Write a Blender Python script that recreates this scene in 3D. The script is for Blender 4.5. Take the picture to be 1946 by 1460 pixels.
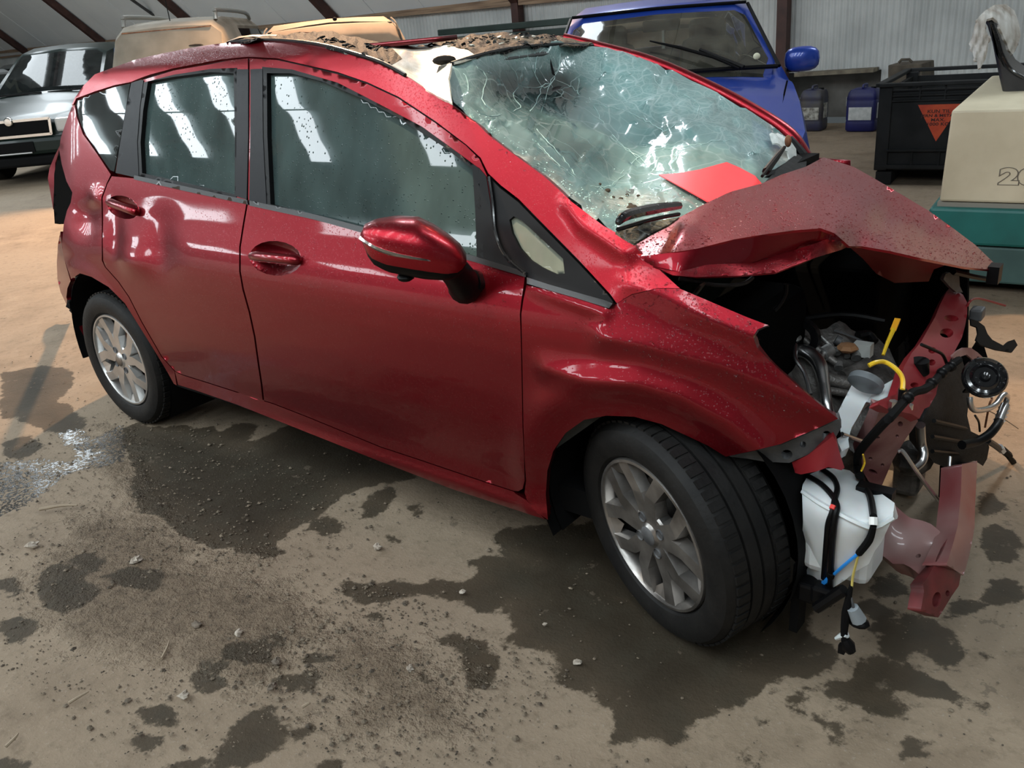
import bpy, bmesh, math, random
import numpy as np
from mathutils import Vector, Matrix
from mathutils.geometry import delaunay_2d_cdt
random.seed(7); rng = np.random.default_rng(7)
SC = bpy.context.scene
COL = SC.collection
for o in list(bpy.data.objects): bpy.data.objects.remove(o)

# ------------------------------------------------------------------ camera
W, H, FPX = 1946.0, 1460.0, 1638.8
CAM = np.array([3.540, -2.403, 1.481]); YAW, PIT, ROL = .702, .394, -.092
Fv = np.array([-math.sin(YAW)*math.cos(PIT), math.cos(YAW)*math.cos(PIT), -math.sin(PIT)])
_R = np.cross(Fv, [0, 0, 1.]); _R /= np.linalg.norm(_R); _U = np.cross(_R, Fv)
Rv = math.cos(ROL)*_R + math.sin(ROL)*_U
Uv = -math.sin(ROL)*_R + math.cos(ROL)*_U
cd = bpy.data.cameras.new('camera'); cam = bpy.data.objects.new('camera', cd); COL.objects.link(cam)
cd.sensor_fit = 'HORIZONTAL'; cd.sensor_width = 36; cd.lens = FPX/W*36; cd.clip_start = .05; cd.clip_end = 200
M = Matrix(((Rv[0], Uv[0], -Fv[0], CAM[0]), (Rv[1], Uv[1], -Fv[1], CAM[1]), (Rv[2], Uv[2], -Fv[2], CAM[2]), (0, 0, 0, 1)))
cam.matrix_world = M
SC.camera = cam

# ------------------------------------------------------------------ exposure, world, lights
SC.view_settings.view_transform = 'Standard'; SC.view_settings.look = 'None'
SC.view_settings.gamma = 1; SC.view_settings.use_curve_mapping = False
SC.view_settings.exposure = 0.0
wd = bpy.data.worlds.new('world'); SC.world = wd; wd.use_nodes = True
wd.node_tree.nodes['Background'].inputs[0].default_value = (.62, .72, .76, 1)
wd.node_tree.nodes['Background'].inputs[1].default_value = .10

def lamp(name, kind, loc, tgt, energy, color, size=.5, **kw):
    l = bpy.data.lights.new(name, kind); o = bpy.data.objects.new(name, l); COL.objects.link(o)
    l.energy = energy; l.color = color
    if kind == 'AREA': l.size = size
    elif kind == 'SPOT': l.shadow_soft_size = size; l.spot_size = kw.get('cone', .6); l.spot_blend = kw.get('blend', .4)
    else: l.shadow_soft_size = size
    o.location = loc
    o.rotation_euler = (Vector(tgt)-Vector(loc)).to_track_quat('-Z', 'Y').to_euler()
    return o
lamp('hall_floodlight', 'SPOT', (-4.8, 5.4, 4.4), (-2.6, -.5, 0), 4300, (1, .60, .33), .15, cone=1.5, blend=.3)
lamp('hall_floodlight', 'SPOT', (6.6, 4.6, 3.3), (4.0, 2.2, 0), 1500, (1, .62, .35), .12, cone=.56, blend=.7)
lamp('hall_spotlight', 'SPOT', (1.2, -1.8, 5.0), (2.22, -.42, 1.15), 1100, (1, .80, .58), .04, cone=.27, blend=.3)

# ------------------------------------------------------------------ pixel -> place
def rayd(px, py):
    return Fv + Rv*((px-W/2)/FPX) - Uv*((py-H/2)/FPX)
def at(px, py, **k):
    d = rayd(px, py); (n, v), = k.items()
    if n == 'd': return CAM + d*v
    i = 'xyz'.index(n)
    return CAM + d*((v-CAM[i])/d[i])
def depth(P): return float((np.array(P)-CAM) @ Fv)

# ------------------------------------------------------------------ body side surface of the red car
_z = np.array([.05, .12, .18, .22, .25, .28, .34, .42, .5, .6, .72, .78, .82, .87, .90, .95, 1.03, 1.08, 1.2, 1.3, 1.4, 1.45, 1.49, 1.515, 1.53, 1.56])
_y = np.array([.66, .74, .795, .812, .826, .818, .818, .832, .843, .850, .853, .851, .846, .834, .823, .803, .779, .7615, .719, .682, .638, .607, .553, .49, .38, .15])
_zz = np.arange(.05, 1.56, .002); _yy = np.interp(_zz, _z, _y)
for _w in (9, 9):
    k_ = np.ones(_w)/_w; p_ = np.pad(_yy, _w//2, mode='edge'); _yy = np.convolve(p_, k_, 'valid')
CREASES = []
DENTS = []
def segdist(x, z, pts):
    best = np.full(np.shape(x), 1e9)
    for (ax, az), (bx, bz) in zip(pts[:-1], pts[1:]):
        dx, dz = bx-ax, bz-az; L = dx*dx+dz*dz
        t = np.clip(((x-ax)*dx+(z-az)*dz)/L, 0, 1)
        best = np.minimum(best, np.hypot(x-ax-t*dx, z-az-t*dz))
    return best
def Yf(x, z):
    x = np.asarray(x, float); z = np.asarray(z, float)
    y = np.interp(z, _zz, _yy)
    y = y - .16*np.clip((-x)/.6, 0, 2)**2 - .12*np.clip((x-2.5)/.7, 0, 2)**2
    for cx in (0., 2.6):
        r = np.hypot(x-cx, z-.33)
        y = y + .013*np.exp(-((r-.37)/.05)**2)*(z < .95)
    for pts, A, w in CREASES:
        dd = segdist(x, z, pts); y = y + A*(np.sqrt(np.maximum(0, 1-dd/w)+1e-4)*np.maximum(0, 1-dd/w))
    for cx, cz, rx, rz, A in DENTS:
        y = y + A*np.exp(-((x-cx)/rx)**2-((z-cz)/rz)**2)
    return y
def side_depth(px, py, off=0.):
    px = np.atleast_1d(np.asarray(px, float)); py = np.atleast_1d(np.asarray(py, float))
    D = Fv[None]+np.outer((px-W/2)/FPX, Rv)-np.outer((py-H/2)/FPX, Uv)
    ts = np.linspace(1.0, 5.5, 260)
    X = CAM[0]+ts*D[:, :1]; Yp = CAM[1]+ts*D[:, 1:2]; Z = CAM[2]+ts*D[:, 2:3]
    g = Yp+Yf(X, Z)-off
    hit = (g > 0)
    i = np.argmax(hit, 1); ok = hit.any(1)
    # a ray that misses: closest approach
    j = np.argmax(g, 1); i = np.where(ok, np.maximum(i, 1), j)
    a = ts[np.maximum(i-1, 0)].copy(); b = ts[i].copy()
    for _ in range(26):
        m = (a+b)/2; P = CAM+D*m[:, None]
        gg = P[:, 1]+Yf(P[:, 0], P[:, 2])-off > 0
        b = np.where(gg & ok, m, b); a = np.where(gg & ok, a, np.where(ok, m, a))
    return np.where(ok, b, ts[i])
def side(px, py, off=0.):
    return CAM+rayd(px, py)*side_depth(px, py, off)[0]
def sxz(pts):
    r = []
    for p in pts:
        P = side(*p); r.append((P[0], P[2]))
    return r
_c1 = sxz([(1195, 538), (1260, 555), (1344, 600), (1440, 640)])
_c2 = sxz([(1150, 640), (1230, 655), (1370, 692), (1470, 733), (1585, 790)])
_c3 = sxz([(1040, 700), (1120, 722), (1215, 728), (1300, 752), (1390, 800), (1450, 850)])
_c4 = sxz([(1010, 545), (1080, 570), (1150, 595)])
_c5 = sxz([(270, 395), (340, 415), (420, 445), (520, 455)])
_c6 = sxz([(1078, 385), (1110, 425), (1190, 480)])
CREASES += [(_c1, .011, .055), (_c2, .012, .06), (_c3, .012, .06), (_c4, .006, .03), (_c6, .010, .04)]
for q, rx, rz, A in [((300, 470), .10, .10, -.016), ((160, 420), .10, .06, -.02), ((215, 455), .06, .10, -.014), ((250, 500), .12, .05, .012),
                     ((585, 112), .03, .02, -.004), ((185, 375), .05, .03, .012)]:
    P = side(*q); DENTS.append((P[0], P[2], rx, rz, A))

# ------------------------------------------------------------------ meshes
def crsmooth(pts, n=6, closed=True):
    P = np.array(pts, float); N = len(P); out = []
    for i in range(N if closed else N-1):
        p0, p1, p2, p3 = (P[(i-1) % N], P[i], P[(i+1) % N], P[(i+2) % N]) if closed else (P[max(i-1, 0)], P[i], P[i+1], P[min(i+2, N-1)])
        for k in range(n):
            t = k/n
            out.append(.5*((2*p1)+(-p0+p2)*t+(2*p0-5*p1+4*p2-p3)*t*t+(-p0+3*p1-3*p2+p3)*t**3))
    if not closed: out.append(P[-1])
    return np.array(out)
def resample(poly, step, closed=True):
    P = np.array(poly, float); out = []
    N = len(P)
    for i in range(N if closed else N-1):
        a, b = P[i], P[(i+1) % N]; L = np.linalg.norm(b-a); n = max(1, int(round(L/step)))
        for k in range(n): out.append(a+(b-a)*k/n)
    if not closed: out.append(P[-1])
    return np.array(out)
def inside(poly, q):
    x, y = q[:, 0], q[:, 1]; r = np.zeros(len(q), bool); N = len(poly); j = N-1
    for i in range(N):
        xi, yi = poly[i]; xj, yj = poly[j]
        c = ((yi > y) != (yj > y)) & (x < (xj-xi)*(y-yi)/((yj-yi)+1e-12)+xi); r ^= c; j = i
    return r
def polydist(poly, q):
    best = np.full(len(q), 1e9); N = len(poly)
    for i in range(N):
        a = poly[i]; b = poly[(i+1) % N]; d = b-a; L = d@d+1e-12
        t = np.clip(((q-a)@d)/L, 0, 1); best = np.minimum(best, np.linalg.norm(q-a-t[:, None]*d, axis=1))
    return best
def inset(poly, g):
    P = np.array(poly, float); N = len(P)
    area = .5*np.sum(P[:, 0]*np.roll(P[:, 1], -1)-np.roll(P[:, 0], -1)*P[:, 1])
    s = 1 if area > 0 else -1
    e = np.roll(P, -1, 0)-P; e /= (np.linalg.norm(e, axis=1)[:, None]+1e-9)
    nrm = np.stack([-e[:, 1], e[:, 0]], 1)*s
    nn = nrm+np.roll(nrm, 1, 0); l = np.maximum(np.linalg.norm(nn, axis=1), 1.25)[:, None]
    return P+nn/l**2*2*g
WORLDP = set()
def link(name, me, mat=None, parent=None, smooth=True):
    o = bpy.data.objects.new(name, me); COL.objects.link(o)
    if mat: me.materials.append(mat)
    if smooth and len(me.polygons): me.polygons.foreach_set('use_smooth', [True]*len(me.polygons))
    if parent:
        o.parent = parent
        if parent.name in WORLDP: o.matrix_parent_inverse = Matrix.Translation(parent.location).inverted()
    return o
def tri2d(outline, step, holes=()):
    out = resample(outline, step)
    lo, hi = out.min(0), out.max(0)
    gx, gy = np.meshgrid(np.arange(lo[0], hi[0], step), np.arange(lo[1], hi[1], step*.87))
    gx = gx+((np.arange(gx.shape[0]) % 2)*step*.5)[:, None]
    q = np.stack([gx.ravel(), gy.ravel()], 1)
    m = inside(out, q); q = q[m]
    if len(q): q = q[polydist(out, q) > step*.45]
    hs = [resample(h, step) for h in holes]
    for h in hs:
        q = q[~inside(h, q)]
        if len(q): q = q[polydist(h, q) > step*.45]
    vs = [tuple(p) for p in out]; edges = [(i, (i+1) % len(out)) for i in range(len(out))]
    for h in hs:
        b = len(vs); vs += [tuple(p) for p in h]; edges += [(b+i, b+(i+1) % len(h)) for i in range(len(h))]
    nb = len(vs)
    vs += [tuple(p) for p in q]
    r = delaunay_2d_cdt([Vector(v) for v in vs], edges, [], 0, 1e-5)
    V = np.array([tuple(v) for v in r[0]]); Fc = [list(f) for f in r[2]]
    cen = np.array([V[f].mean(0) for f in Fc])
    ok = inside(out, cen)
    for h in hs: ok &= ~inside(h, cen)
    Fc = [f for f, k in zip(Fc, ok) if k]
    used = sorted({i for f in Fc for i in f}); mp = {u: i for i, u in enumerate(used)}
    V = V[used]; Fc = [[mp[i] for i in f] for f in Fc]
    return V, Fc
def orient(P, Fc):
    # faces towards the camera side
    out = []
    for f in Fc:
        a, b, c = P[f[0]], P[f[1]], P[f[2]]
        n = np.cross(b-a, c-a)
        out.append(f if n@(CAM-a) > 0 else f[::-1])
    return out
def boundary(Fc):
    E = {}
    for f in Fc:
        for i in range(len(f)):
            a, b = f[i], f[(i+1) % len(f)]
            if (b, a) in E: del E[(b, a)]
            else: E[(a, b)] = 1
    return list(E)
def shell(name, P, Fc, th, mat, parent=None, back=True, jitter=0):
    """front skin, its rim and a back skin th behind it: one solid sheet"""
    Fc = orient(P, Fc)
    N = np.zeros_like(P)
    for f in Fc:
        n = np.cross(P[f[1]]-P[f[0]], P[f[2]]-P[f[0]])
        for i in f: N[i] += n
    N /= np.linalg.norm(N, axis=1)[:, None]+1e-12
    n = len(P); B = P-N*th
    V = list(P); Fa = [tuple(f) for f in Fc]
    if th > 0:
        ed = boundary(Fc); rim = sorted({i for e in ed for i in e}); r0 = {i: len(V)+k for k, i in enumerate(rim)}
        V += [P[i] for i in rim]; r1 = {i: len(V)+k for k, i in enumerate(rim)}; V += [B[i] for i in rim]
        Fa += [(r0[b], r0[a], r1[a], r1[b]) for a, b in ed]
        if back:
            o = len(V); V += list(B); Fa += [tuple(o+i for i in f[::-1]) for f in Fc]
    me = bpy.data.meshes.new(name); me.from_pydata([tuple(v) for v in V], [], Fa); me.update()
    return link(name, me, mat, parent)
class TPS:
    def __init__(s, pts, w, lam=0.):
        s.p = np.array(pts, float)/500.; n = len(s.p); K = s.k(s.p, s.p)+lam*np.eye(n)
        Pm = np.hstack([np.ones((n, 1)), s.p]); A = np.zeros((n+3, n+3)); A[:n, :n] = K; A[:n, n:] = Pm; A[n:, :n] = Pm.T
        s.c = np.linalg.lstsq(A, np.concatenate([w, np.zeros(3)]), rcond=None)[0]
    def k(s, a, b):
        r2 = ((a[:, None]-b[None])**2).sum(2); return np.where(r2 > 1e-12, .5*r2*np.log(r2+1e-20), 0)
    def __call__(s, q):
        q = np.atleast_2d(np.array(q, float))/500.
        return s.k(q, s.p)@s.c[:-3]+s.c[-3]+q@s.c[-2:]
def ctrl(cs):
    """control points (px, py, axis, value) -> thin-plate fit of 1/depth"""
    p, w = [], []
    for c in cs:
        if c[2] == 's': D = side_depth(c[0], c[1], c[3] if len(c) > 3 else 0.)[0]
        elif c[2] == 'd': D = c[3]
        else: D = depth(at(c[0], c[1], **{c[2]: c[3]}))
        p.append(c[:2]); w.append(1/D)
    return TPS(p, np.array(w))
def to3(q, D): 
    return CAM+(Fv[None]+np.outer((q[:, 0]-W/2)/FPX, Rv)-np.outer((q[:, 1]-H/2)/FPX, Uv))*D[:, None]
def side_panel(name, outline, mat, parent, off=0., th=.012, step=9, gap=1.1, smooth=0, holes=(), back=False, mod=None):
    o = crsmooth(outline, smooth) if smooth else np.array(outline, float)
    if gap: o = inset(resample(o, step), gap)
    V, Fc = tri2d(o, step, holes)
    P = to3(V, side_depth(V[:, 0], V[:, 1], off))
    if mod is not None: P = mod(V, P)
    return shell(name, P, Fc, th, mat, parent, back)
def fit_panel(name, outline, f, mat, parent, th=.006, step=10, gap=0, smooth=0, holes=(), back=True, mod=None):
    o = crsmooth(outline, smooth) if smooth else np.array(outline, float)
    if gap: o = inset(resample(o, step), gap)
    V, Fc = tri2d(o, step, holes)
    P = to3(V, 1/f(V))
    if mod is not None: P = mod(V, P)
    return shell(name, P, Fc, th, mat, parent, back)

class MB:
    def __init__(s): s.v = []; s.f = []
    def add(s, V, Fc, M=None):
        b = len(s.v)
        for p in V:
            s.v.append(tuple(M @ Vector(p)) if M is not None else tuple(p))
        s.f += [tuple(b+i for i in f) for f in Fc]; return s
    def box(s, c, d, M=None, taper=(1, 1)):
        x, y, z = [a/2 for a in d]; V = []
        for k, (sx, sy) in ((-1, (1, 1)), (1, taper)):
            V += [(c[0]-x*sx, c[1]-y*sy, c[2]+k*z), (c[0]+x*sx, c[1]-y*sy, c[2]+k*z), (c[0]+x*sx, c[1]+y*sy, c[2]+k*z), (c[0]-x*sx, c[1]+y*sy, c[2]+k*z)]
        return s.add(V, [(3, 2, 1, 0), (4, 5, 6, 7), (0, 1, 5, 4), (1, 2, 6, 5), (2, 3, 7, 6), (3, 0, 4, 7)], M)
    def hexa(s, P8): return s.add(P8, [(3, 2, 1, 0), (4, 5, 6, 7), (0, 1, 5, 4), (1, 2, 6, 5), (2, 3, 7, 6), (3, 0, 4, 7)])
    def beam(s, a, b, w, h, up=(0, 0, 1)):
        a, b = np.array(a, float), np.array(b, float); d = b-a; d /= np.linalg.norm(d)
        u = np.cross(d, up); u /= np.linalg.norm(u)+1e-9; v = np.cross(u, d)
        V = [q+u*w/2*i+v*h/2*j for q in (a, b) for i, j in ((-1, -1), (1, -1), (1, 1), (-1, 1))]
        return s.add(V, [(3, 2, 1, 0), (4, 5, 6, 7), (0, 1, 5, 4), (1, 2, 6, 5), (2, 3, 7, 6), (3, 0, 4, 7)])
    def tube(s, path, r, n=10, smooth=0, cap=True):
        P = crsmooth(path, smooth, False) if smooth else np.array(path, float)
        rr = r if hasattr(r, '__len__') else [r]*len(P)
        if len(rr) != len(P): rr = np.interp(np.linspace(0, 1, len(P)), np.linspace(0, 1, len(rr)), rr)
        b = len(s.v); prev = None
        for i, p in enumerate(P):
            d = P[min(i+1, len(P)-1)]-P[max(i-1, 0)]; d = d/(np.linalg.norm(d)+1e-9)
            if prev is None:
                u = np.cross(d, (0, 0, 1)); 
                if np.linalg.norm(u) < .1: u = np.cross(d, (1, 0, 0))
            else: u = prev-d*(prev@d)
            u /= np.linalg.norm(u)+1e-9; prev = u; v = np.cross(d, u)
            for k in range(n):
                a = 2*math.pi*k/n; s.v.append(tuple(p+rr[i]*(math.cos(a)*u+math.sin(a)*v)))
        for i in range(len(P)-1):
            for k in range(n):
                a = b+i*n+k; c = b+i*n+(k+1) % n; s.f.append((a, c, c+n, a+n))
        if cap:
            s.f.append(tuple(b+k for k in range(n))[::-1]); s.f.append(tuple(b+(len(P)-1)*n+k for k in range(n)))
        return s
    def lathe(s, prof, M=None, n=48, a0=0., a1=2*math.pi, closed=False):
        """prof: (r, y) pairs turned about the y axis"""
        full = abs(a1-a0-2*math.pi) < 1e-6; m = n if full else n+1; b = len(s.v); k = len(prof)
        for i in range(m):
            a = a0+(a1-a0)*i/n
            for r, y in prof:
                p = Vector((r*math.cos(a), y, r*math.sin(a))); s.v.append(tuple(M @ p) if M is not None else tuple(p))
        for i in range(n):
            j = (i+1) % m
            for q in range(k if closed else k-1):
                q2 = (q+1) % k; s.f.append((b+i*k+q, b+j*k+q, b+j*k+q2, b+i*k+q2))
        return s
    def prism(s, poly, a, b, M=None):
        """poly in (x, z), from y=a to y=b"""
        n = len(poly); V = [(x, a, z) for x, z in poly]+[(x, b, z) for x, z in poly]
        return s.add(V, [tuple(range(n)), tuple(range(2*n-1, n-1, -1))]+[(i, i+n, (i+1) % n+n, (i+1) % n) for i in range(n)], M)
    def ball(s, c, r, nu=12, nv=8, M=None, e=1.):
        V = []; r = r if hasattr(r, '__len__') else (r, r, r)
        for j in range(nv+1):
            t = math.pi*j/nv
            for i in range(nu):
                a = 2*math.pi*i/nu; q = (math.sin(t)*math.cos(a), math.sin(t)*math.sin(a), math.cos(t))
                V.append(tuple(c[k]+r[k]*math.copysign(abs(q[k])**e, q[k]) for k in range(3)))
        Fc = [(j*nu+i, (j+1)*nu+i, (j+1)*nu+(i+1) % nu, j*nu+(i+1) % nu) for j in range(nv) for i in range(nu)]
        return s.add(V, Fc, M)
    def build(s, name, mat=None, parent=None, smooth=False, angle=None, bevel=0):
        me = bpy.data.meshes.new(name); me.from_pydata(s.v, [], s.f); me.validate(); me.update()
        bm = bmesh.new(); bm.from_mesh(me); bmesh.ops.remove_doubles(bm, verts=bm.verts, dist=1e-6)
        bmesh.ops.recalc_face_normals(bm, faces=bm.faces); bm.to_mesh(me); bm.free()
        o = link(name, me, mat, parent, smooth)
        if smooth: me.set_sharp_from_angle(angle=math.radians(angle or 40))
        if bevel:
            b = o.modifiers.new('b', 'BEVEL'); b.width = bevel; b.segments = 2; b.limit_method = 'ANGLE'
        return o
def tag(o, label=None, cat=None, group=None, kind=None):
    if label: o['label'] = label
    if cat: o['category'] = cat
    if group: o['group'] = group
    if kind: o['kind'] = kind
    return o
def wempty(name, loc):
    o = empty(name, tuple(loc)); WORLDP.add(o.name); return o
def empty(name, loc=(0, 0, 0), rz=0):
    o = bpy.data.objects.new(name, None); COL.objects.link(o); o.location = loc; o.rotation_euler = (0, 0, rz); o.empty_display_size = .1
    return o

# ------------------------------------------------------------------ materials
def mat(name, col, rough=.5, metal=0., **k):
    m = bpy.data.materials.new(name); m.use_nodes = True; p = m.node_tree.nodes['Principled BSDF']
    p.inputs['Base Color'].default_value = (*col, 1); p.inputs['Roughness'].default_value = rough; p.inputs['Metallic'].default_value = metal
    for a, v in k.items():
        a = a.replace('_', ' ')
        p.inputs[a].default_value = v
    return m
def nd(m, t, **k):
    n = m.node_tree.nodes.new(t)
    for a, v in k.items():
        if hasattr(n, a): setattr(n, a, v)
        else: n.inputs[a.replace('_', ' ')].default_value = v
    return n
def lk(m, a, b): m.node_tree.links.new(a, b)
def ramp(m, fac, stops):
    r = nd(m, 'ShaderNodeValToRGB'); e = r.color_ramp.elements
    while len(e) < len(stops): e.new(.5)
    for i, (p, c) in enumerate(stops): e[i].position = p; e[i].color = (*c, 1) if len(c) == 3 else c
    lk(m, fac, r.inputs[0]); return r
def pb(m): return m.node_tree.nodes['Principled BSDF']
def noisy(m, c1, c2, scale=8, detail=4, lo=.35, hi=.65, bump=0., bscale=None):
    tc = nd(m, 'ShaderNodeTexCoord'); n = nd(m, 'ShaderNodeTexNoise', Scale=scale, Detail=detail); lk(m, tc.outputs['Object'], n.inputs['Vector'])
    r = ramp(m, n.outputs['Fac'], [(lo, c1), (hi, c2)]); lk(m, r.outputs[0], pb(m).inputs['Base Color'])
    if bump:
        n2 = nd(m, 'ShaderNodeTexNoise', Scale=bscale or scale*6, Detail=3); lk(m, tc.outputs['Object'], n2.inputs['Vector'])
        b = nd(m, 'ShaderNodeBump', Strength=bump, Distance=.01); lk(m, n2.outputs['Fac'], b.inputs['Height']); lk(m, b.outputs[0], pb(m).inputs['Normal'])
    return m
def droplets(m, scale=190, amount=.5, strength=.6, dist=.004, coat=True):
    """small beads of water standing on the surface (relief only)"""
    tc = nd(m, 'ShaderNodeTexCoord')
    v = nd(m, 'ShaderNodeTexVoronoi', Scale=scale); lk(m, tc.outputs['Object'], v.inputs['Vector'])
    n = nd(m, 'ShaderNodeTexNoise', Scale=3.5, Detail=2); lk(m, tc.outputs['Object'], n.inputs['Vector'])
    sp = nd(m, 'ShaderNodeSeparateColor'); lk(m, v.outputs['Color'], sp.inputs[0])
    a = nd(m, 'ShaderNodeMath', operation='ADD'); lk(m, sp.outputs[0], a.inputs[0]); lk(m, n.outputs['Fac'], a.inputs[1])
    g = nd(m, 'ShaderNodeMath', operation='GREATER_THAN'); lk(m, a.outputs[0], g.inputs[0]); g.inputs[1].default_value = 1.5-amount
    r = nd(m, 'ShaderNodeMapRange'); lk(m, v.outputs['Distance'], r.inputs[0]); r.inputs[1].default_value = 0; r.inputs[2].default_value = .38; r.inputs[3].default_value = 1; r.inputs[4].default_value = 0
    q = nd(m, 'ShaderNodeMath', operation='MULTIPLY'); lk(m, r.outputs[0], q.inputs[0]); lk(m, g.outputs[0], q.inputs[1])
    s = nd(m, 'ShaderNodeMath', operation='POWER'); lk(m, q.outputs[0], s.inputs[0]); s.inputs[1].default_value = .5
    b = nd(m, 'ShaderNodeBump', Strength=strength, Distance=dist); lk(m, s.outputs[0], b.inputs['Height'])
    lk(m, b.outputs[0], pb(m).inputs['Coat Normal' if coat else 'Normal'])
    return m
RED = (.185, .0045, .011)
def paint(name, col=RED, drops=.45, metal=.88, strength=.6, dscale=200):
    m = mat(name, col, .34, metal, Coat_Weight=.7, Coat_Roughness=.045, Coat_IOR=1.36)
    tc = nd(m, 'ShaderNodeTexCoord'); n = nd(m, 'ShaderNodeTexNoise', Scale=900, Detail=1); lk(m, tc.outputs['Object'], n.inputs['Vector'])
    b = nd(m, 'ShaderNodeBump', Strength=.10, Distance=.001); lk(m, n.outputs['Fac'], b.inputs['Height']); lk(m, b.outputs[0], pb(m).inputs['Normal'])
    if drops: droplets(m, dscale, drops, strength, .0025)
    return m
m_red = paint('red_paint', drops=.32, strength=.35)
m_redwet = paint('red_paint_wet', drops=.8, strength=.5, dscale=190); pb(m_redwet).inputs['Coat Roughness'].default_value = .14; pb(m_redwet).inputs['Coat Weight'].default_value = .5; pb(m_redwet).inputs['Base Color'].default_value = (.29, .009, .018, 1)
m_reddry = paint('red_paint_plain', drops=0)
m_primer = noisy(mat('pink_primer', (.23, .08, .08), .5, .1), (.16, .045, .05), (.30, .16, .15), 9, 3, bump=.1)
m_redflat = mat('red_body_inner', (.25, .012, .018), .5, 0, Coat_Weight=.1)
m_black = mat('black_plastic', (.003, .003, .0034), .42, 0, Specular_IOR_Level=.15)
m_blackm = mat('black_matt', (.003, .003, .0032), .8, 0, Specular_IOR_Level=.12)
m_gloss = droplets(mat('black_gloss', (.008, .008, .009), .12, 0, Coat_Weight=.6), 120, .5, .5)
m_pillar = droplets(mat('grey_black_applique', (.010, .0105, .0125), .5, 0, Coat_Weight=.05, Coat_Roughness=.2, Specular_IOR_Level=.15), 130, .5, .5)
m_rubber = noisy(mat('rubber', (.012, .012, .012), .62, 0, Specular_IOR_Level=.25), (.004, .004, .004), (.009, .0085, .008), 14, 4, bump=.12)
m_rubberwet = mat('rubber_wet', (.008, .009, .010), .32)
m_alu = mat('aluminium', (.55, .55, .55), .28, 1.)
m_alloy = noisy(mat('alloy_wheel', (.50, .50, .49), .30, .85), (.36, .35, .34), (.60, .60, .59), 6, 3)
m_alloyd = noisy(mat('alloy_wheel_dirty', (.30, .29, .28), .28, .85), (.16, .15, .14), (.42, .40, .38), 9, 4)
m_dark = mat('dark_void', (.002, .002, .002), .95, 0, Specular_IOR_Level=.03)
m_grey = noisy(mat('grey_plastic', (.06, .062, .065), .55), (.04, .042, .045), (.09, .092, .095), 20)
m_engine = noisy(mat('engine_casting', (.09, .09, .09), .5, .6), (.04, .038, .035), (.16, .15, .14), 18, 5, bump=.3)
m_white = noisy(mat('white_plastic', (.62, .64, .64), .38, Subsurface_Weight=.15), (.52, .55, .56), (.68, .70, .70), 5, 3)
m_yellow = mat('yellow_plastic', (.75, .48, .02), .4)
m_bluew = mat('blue_wire', (.02, .25, .75), .4)
m_chrome = mat('chrome', (.75, .75, .75), .1, 1.)
m_rust = noisy(mat('rust', (.2, .07, .03), .8), (.1, .035, .018), (.3, .12, .05), 20)
# ================================================================== THE SETTING
def in_polys(x, y, polys):
    q = np.stack([x, y], 1); best = np.full(len(q), 1e9)
    for p in polys:
        d = polydist(p, q); i = inside(p, q); best = np.minimum(best, np.where(i, -d, d))
    return best
def fl(pts):
    return np.array([at(px, py, z=0)[:2] for px, py in pts])
def ell(cx, cy, rx, ry):
    return fl([(cx+rx*math.cos(a)*(1+.18*math.sin(3*a+cx)), cy+ry*math.sin(a)*(1+.18*math.cos(2*a+cy))) for a in np.linspace(0, 2*math.pi, 18)[:-1]])
wetp = [
 [(352,806),(375,812),(405,805),(418,820),(445,803),(468,800),(492,806),(470,835),(480,838),(520,820),(560,800),(620,800),(760,850),(800,905),(760,915),(700,920),(640,949),(611,980),(561,1000),(525,1028),(539,1046),(496,1061),(450,1050),(392,1035),(345,1014),(306,978),(259,964),(245,913),(252,888),(232,850),(230,815),(258,800),(300,808)],
 [(927,1014),(945,1003),(1001,991),(1056,991),(1106,992),(1180,940),(1400,880),(1600,960),(1640,1010),(1600,1100),(1545,1160),(1535,1199),(1561,1212),(1600,1234),(1578,1273),(1535,1286),(1474,1290),(1439,1325),(1378,1351),(1317,1371),(1298,1419),(1248,1403),(1187,1419),(1152,1403),(1172,1373),(1130,1338),(1126,1306),(1106,1316),(1081,1313),(1053,1279),(1062,1242),(1001,1224),(976,1228),(951,1208),(976,1193),(959,1171),(967,1144),(927,1160),(896,1154),(877,1137),(840,1133),(797,1127),(754,1136),(689,1142),(662,1128),(646,1107),(662,1097),(705,1110),(754,1097),(797,1103),(813,1091),(840,1093),(859,1102),(890,1100),(914,1077),(896,1073),(885,1060),(921,1046),(964,1051),(958,1036)],
 [(874,1208),(890,1205),(918,1214),(951,1248),(933,1298),(896,1307),(877,1292),(881,1248)],
 [(690,955),(712,928),(755,925),(748,952),(728,972),(690,985)],
 [(1626,1251),(1678,1243),(1743,1269),(1796,1295),(1848,1321),(1752,1325),(1674,1303),(1665,1338),(1622,1347),(1565,1325),(1561,1303),(1613,1286)],
 [(0,705),(90,690),(135,700),(140,725),(100,770),(0,800)],
 [(400,1440),(440,1370),(500,1330),(520,1345),(560,1400),(470,1460),(300,1460),(330,1430)],
]
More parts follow.
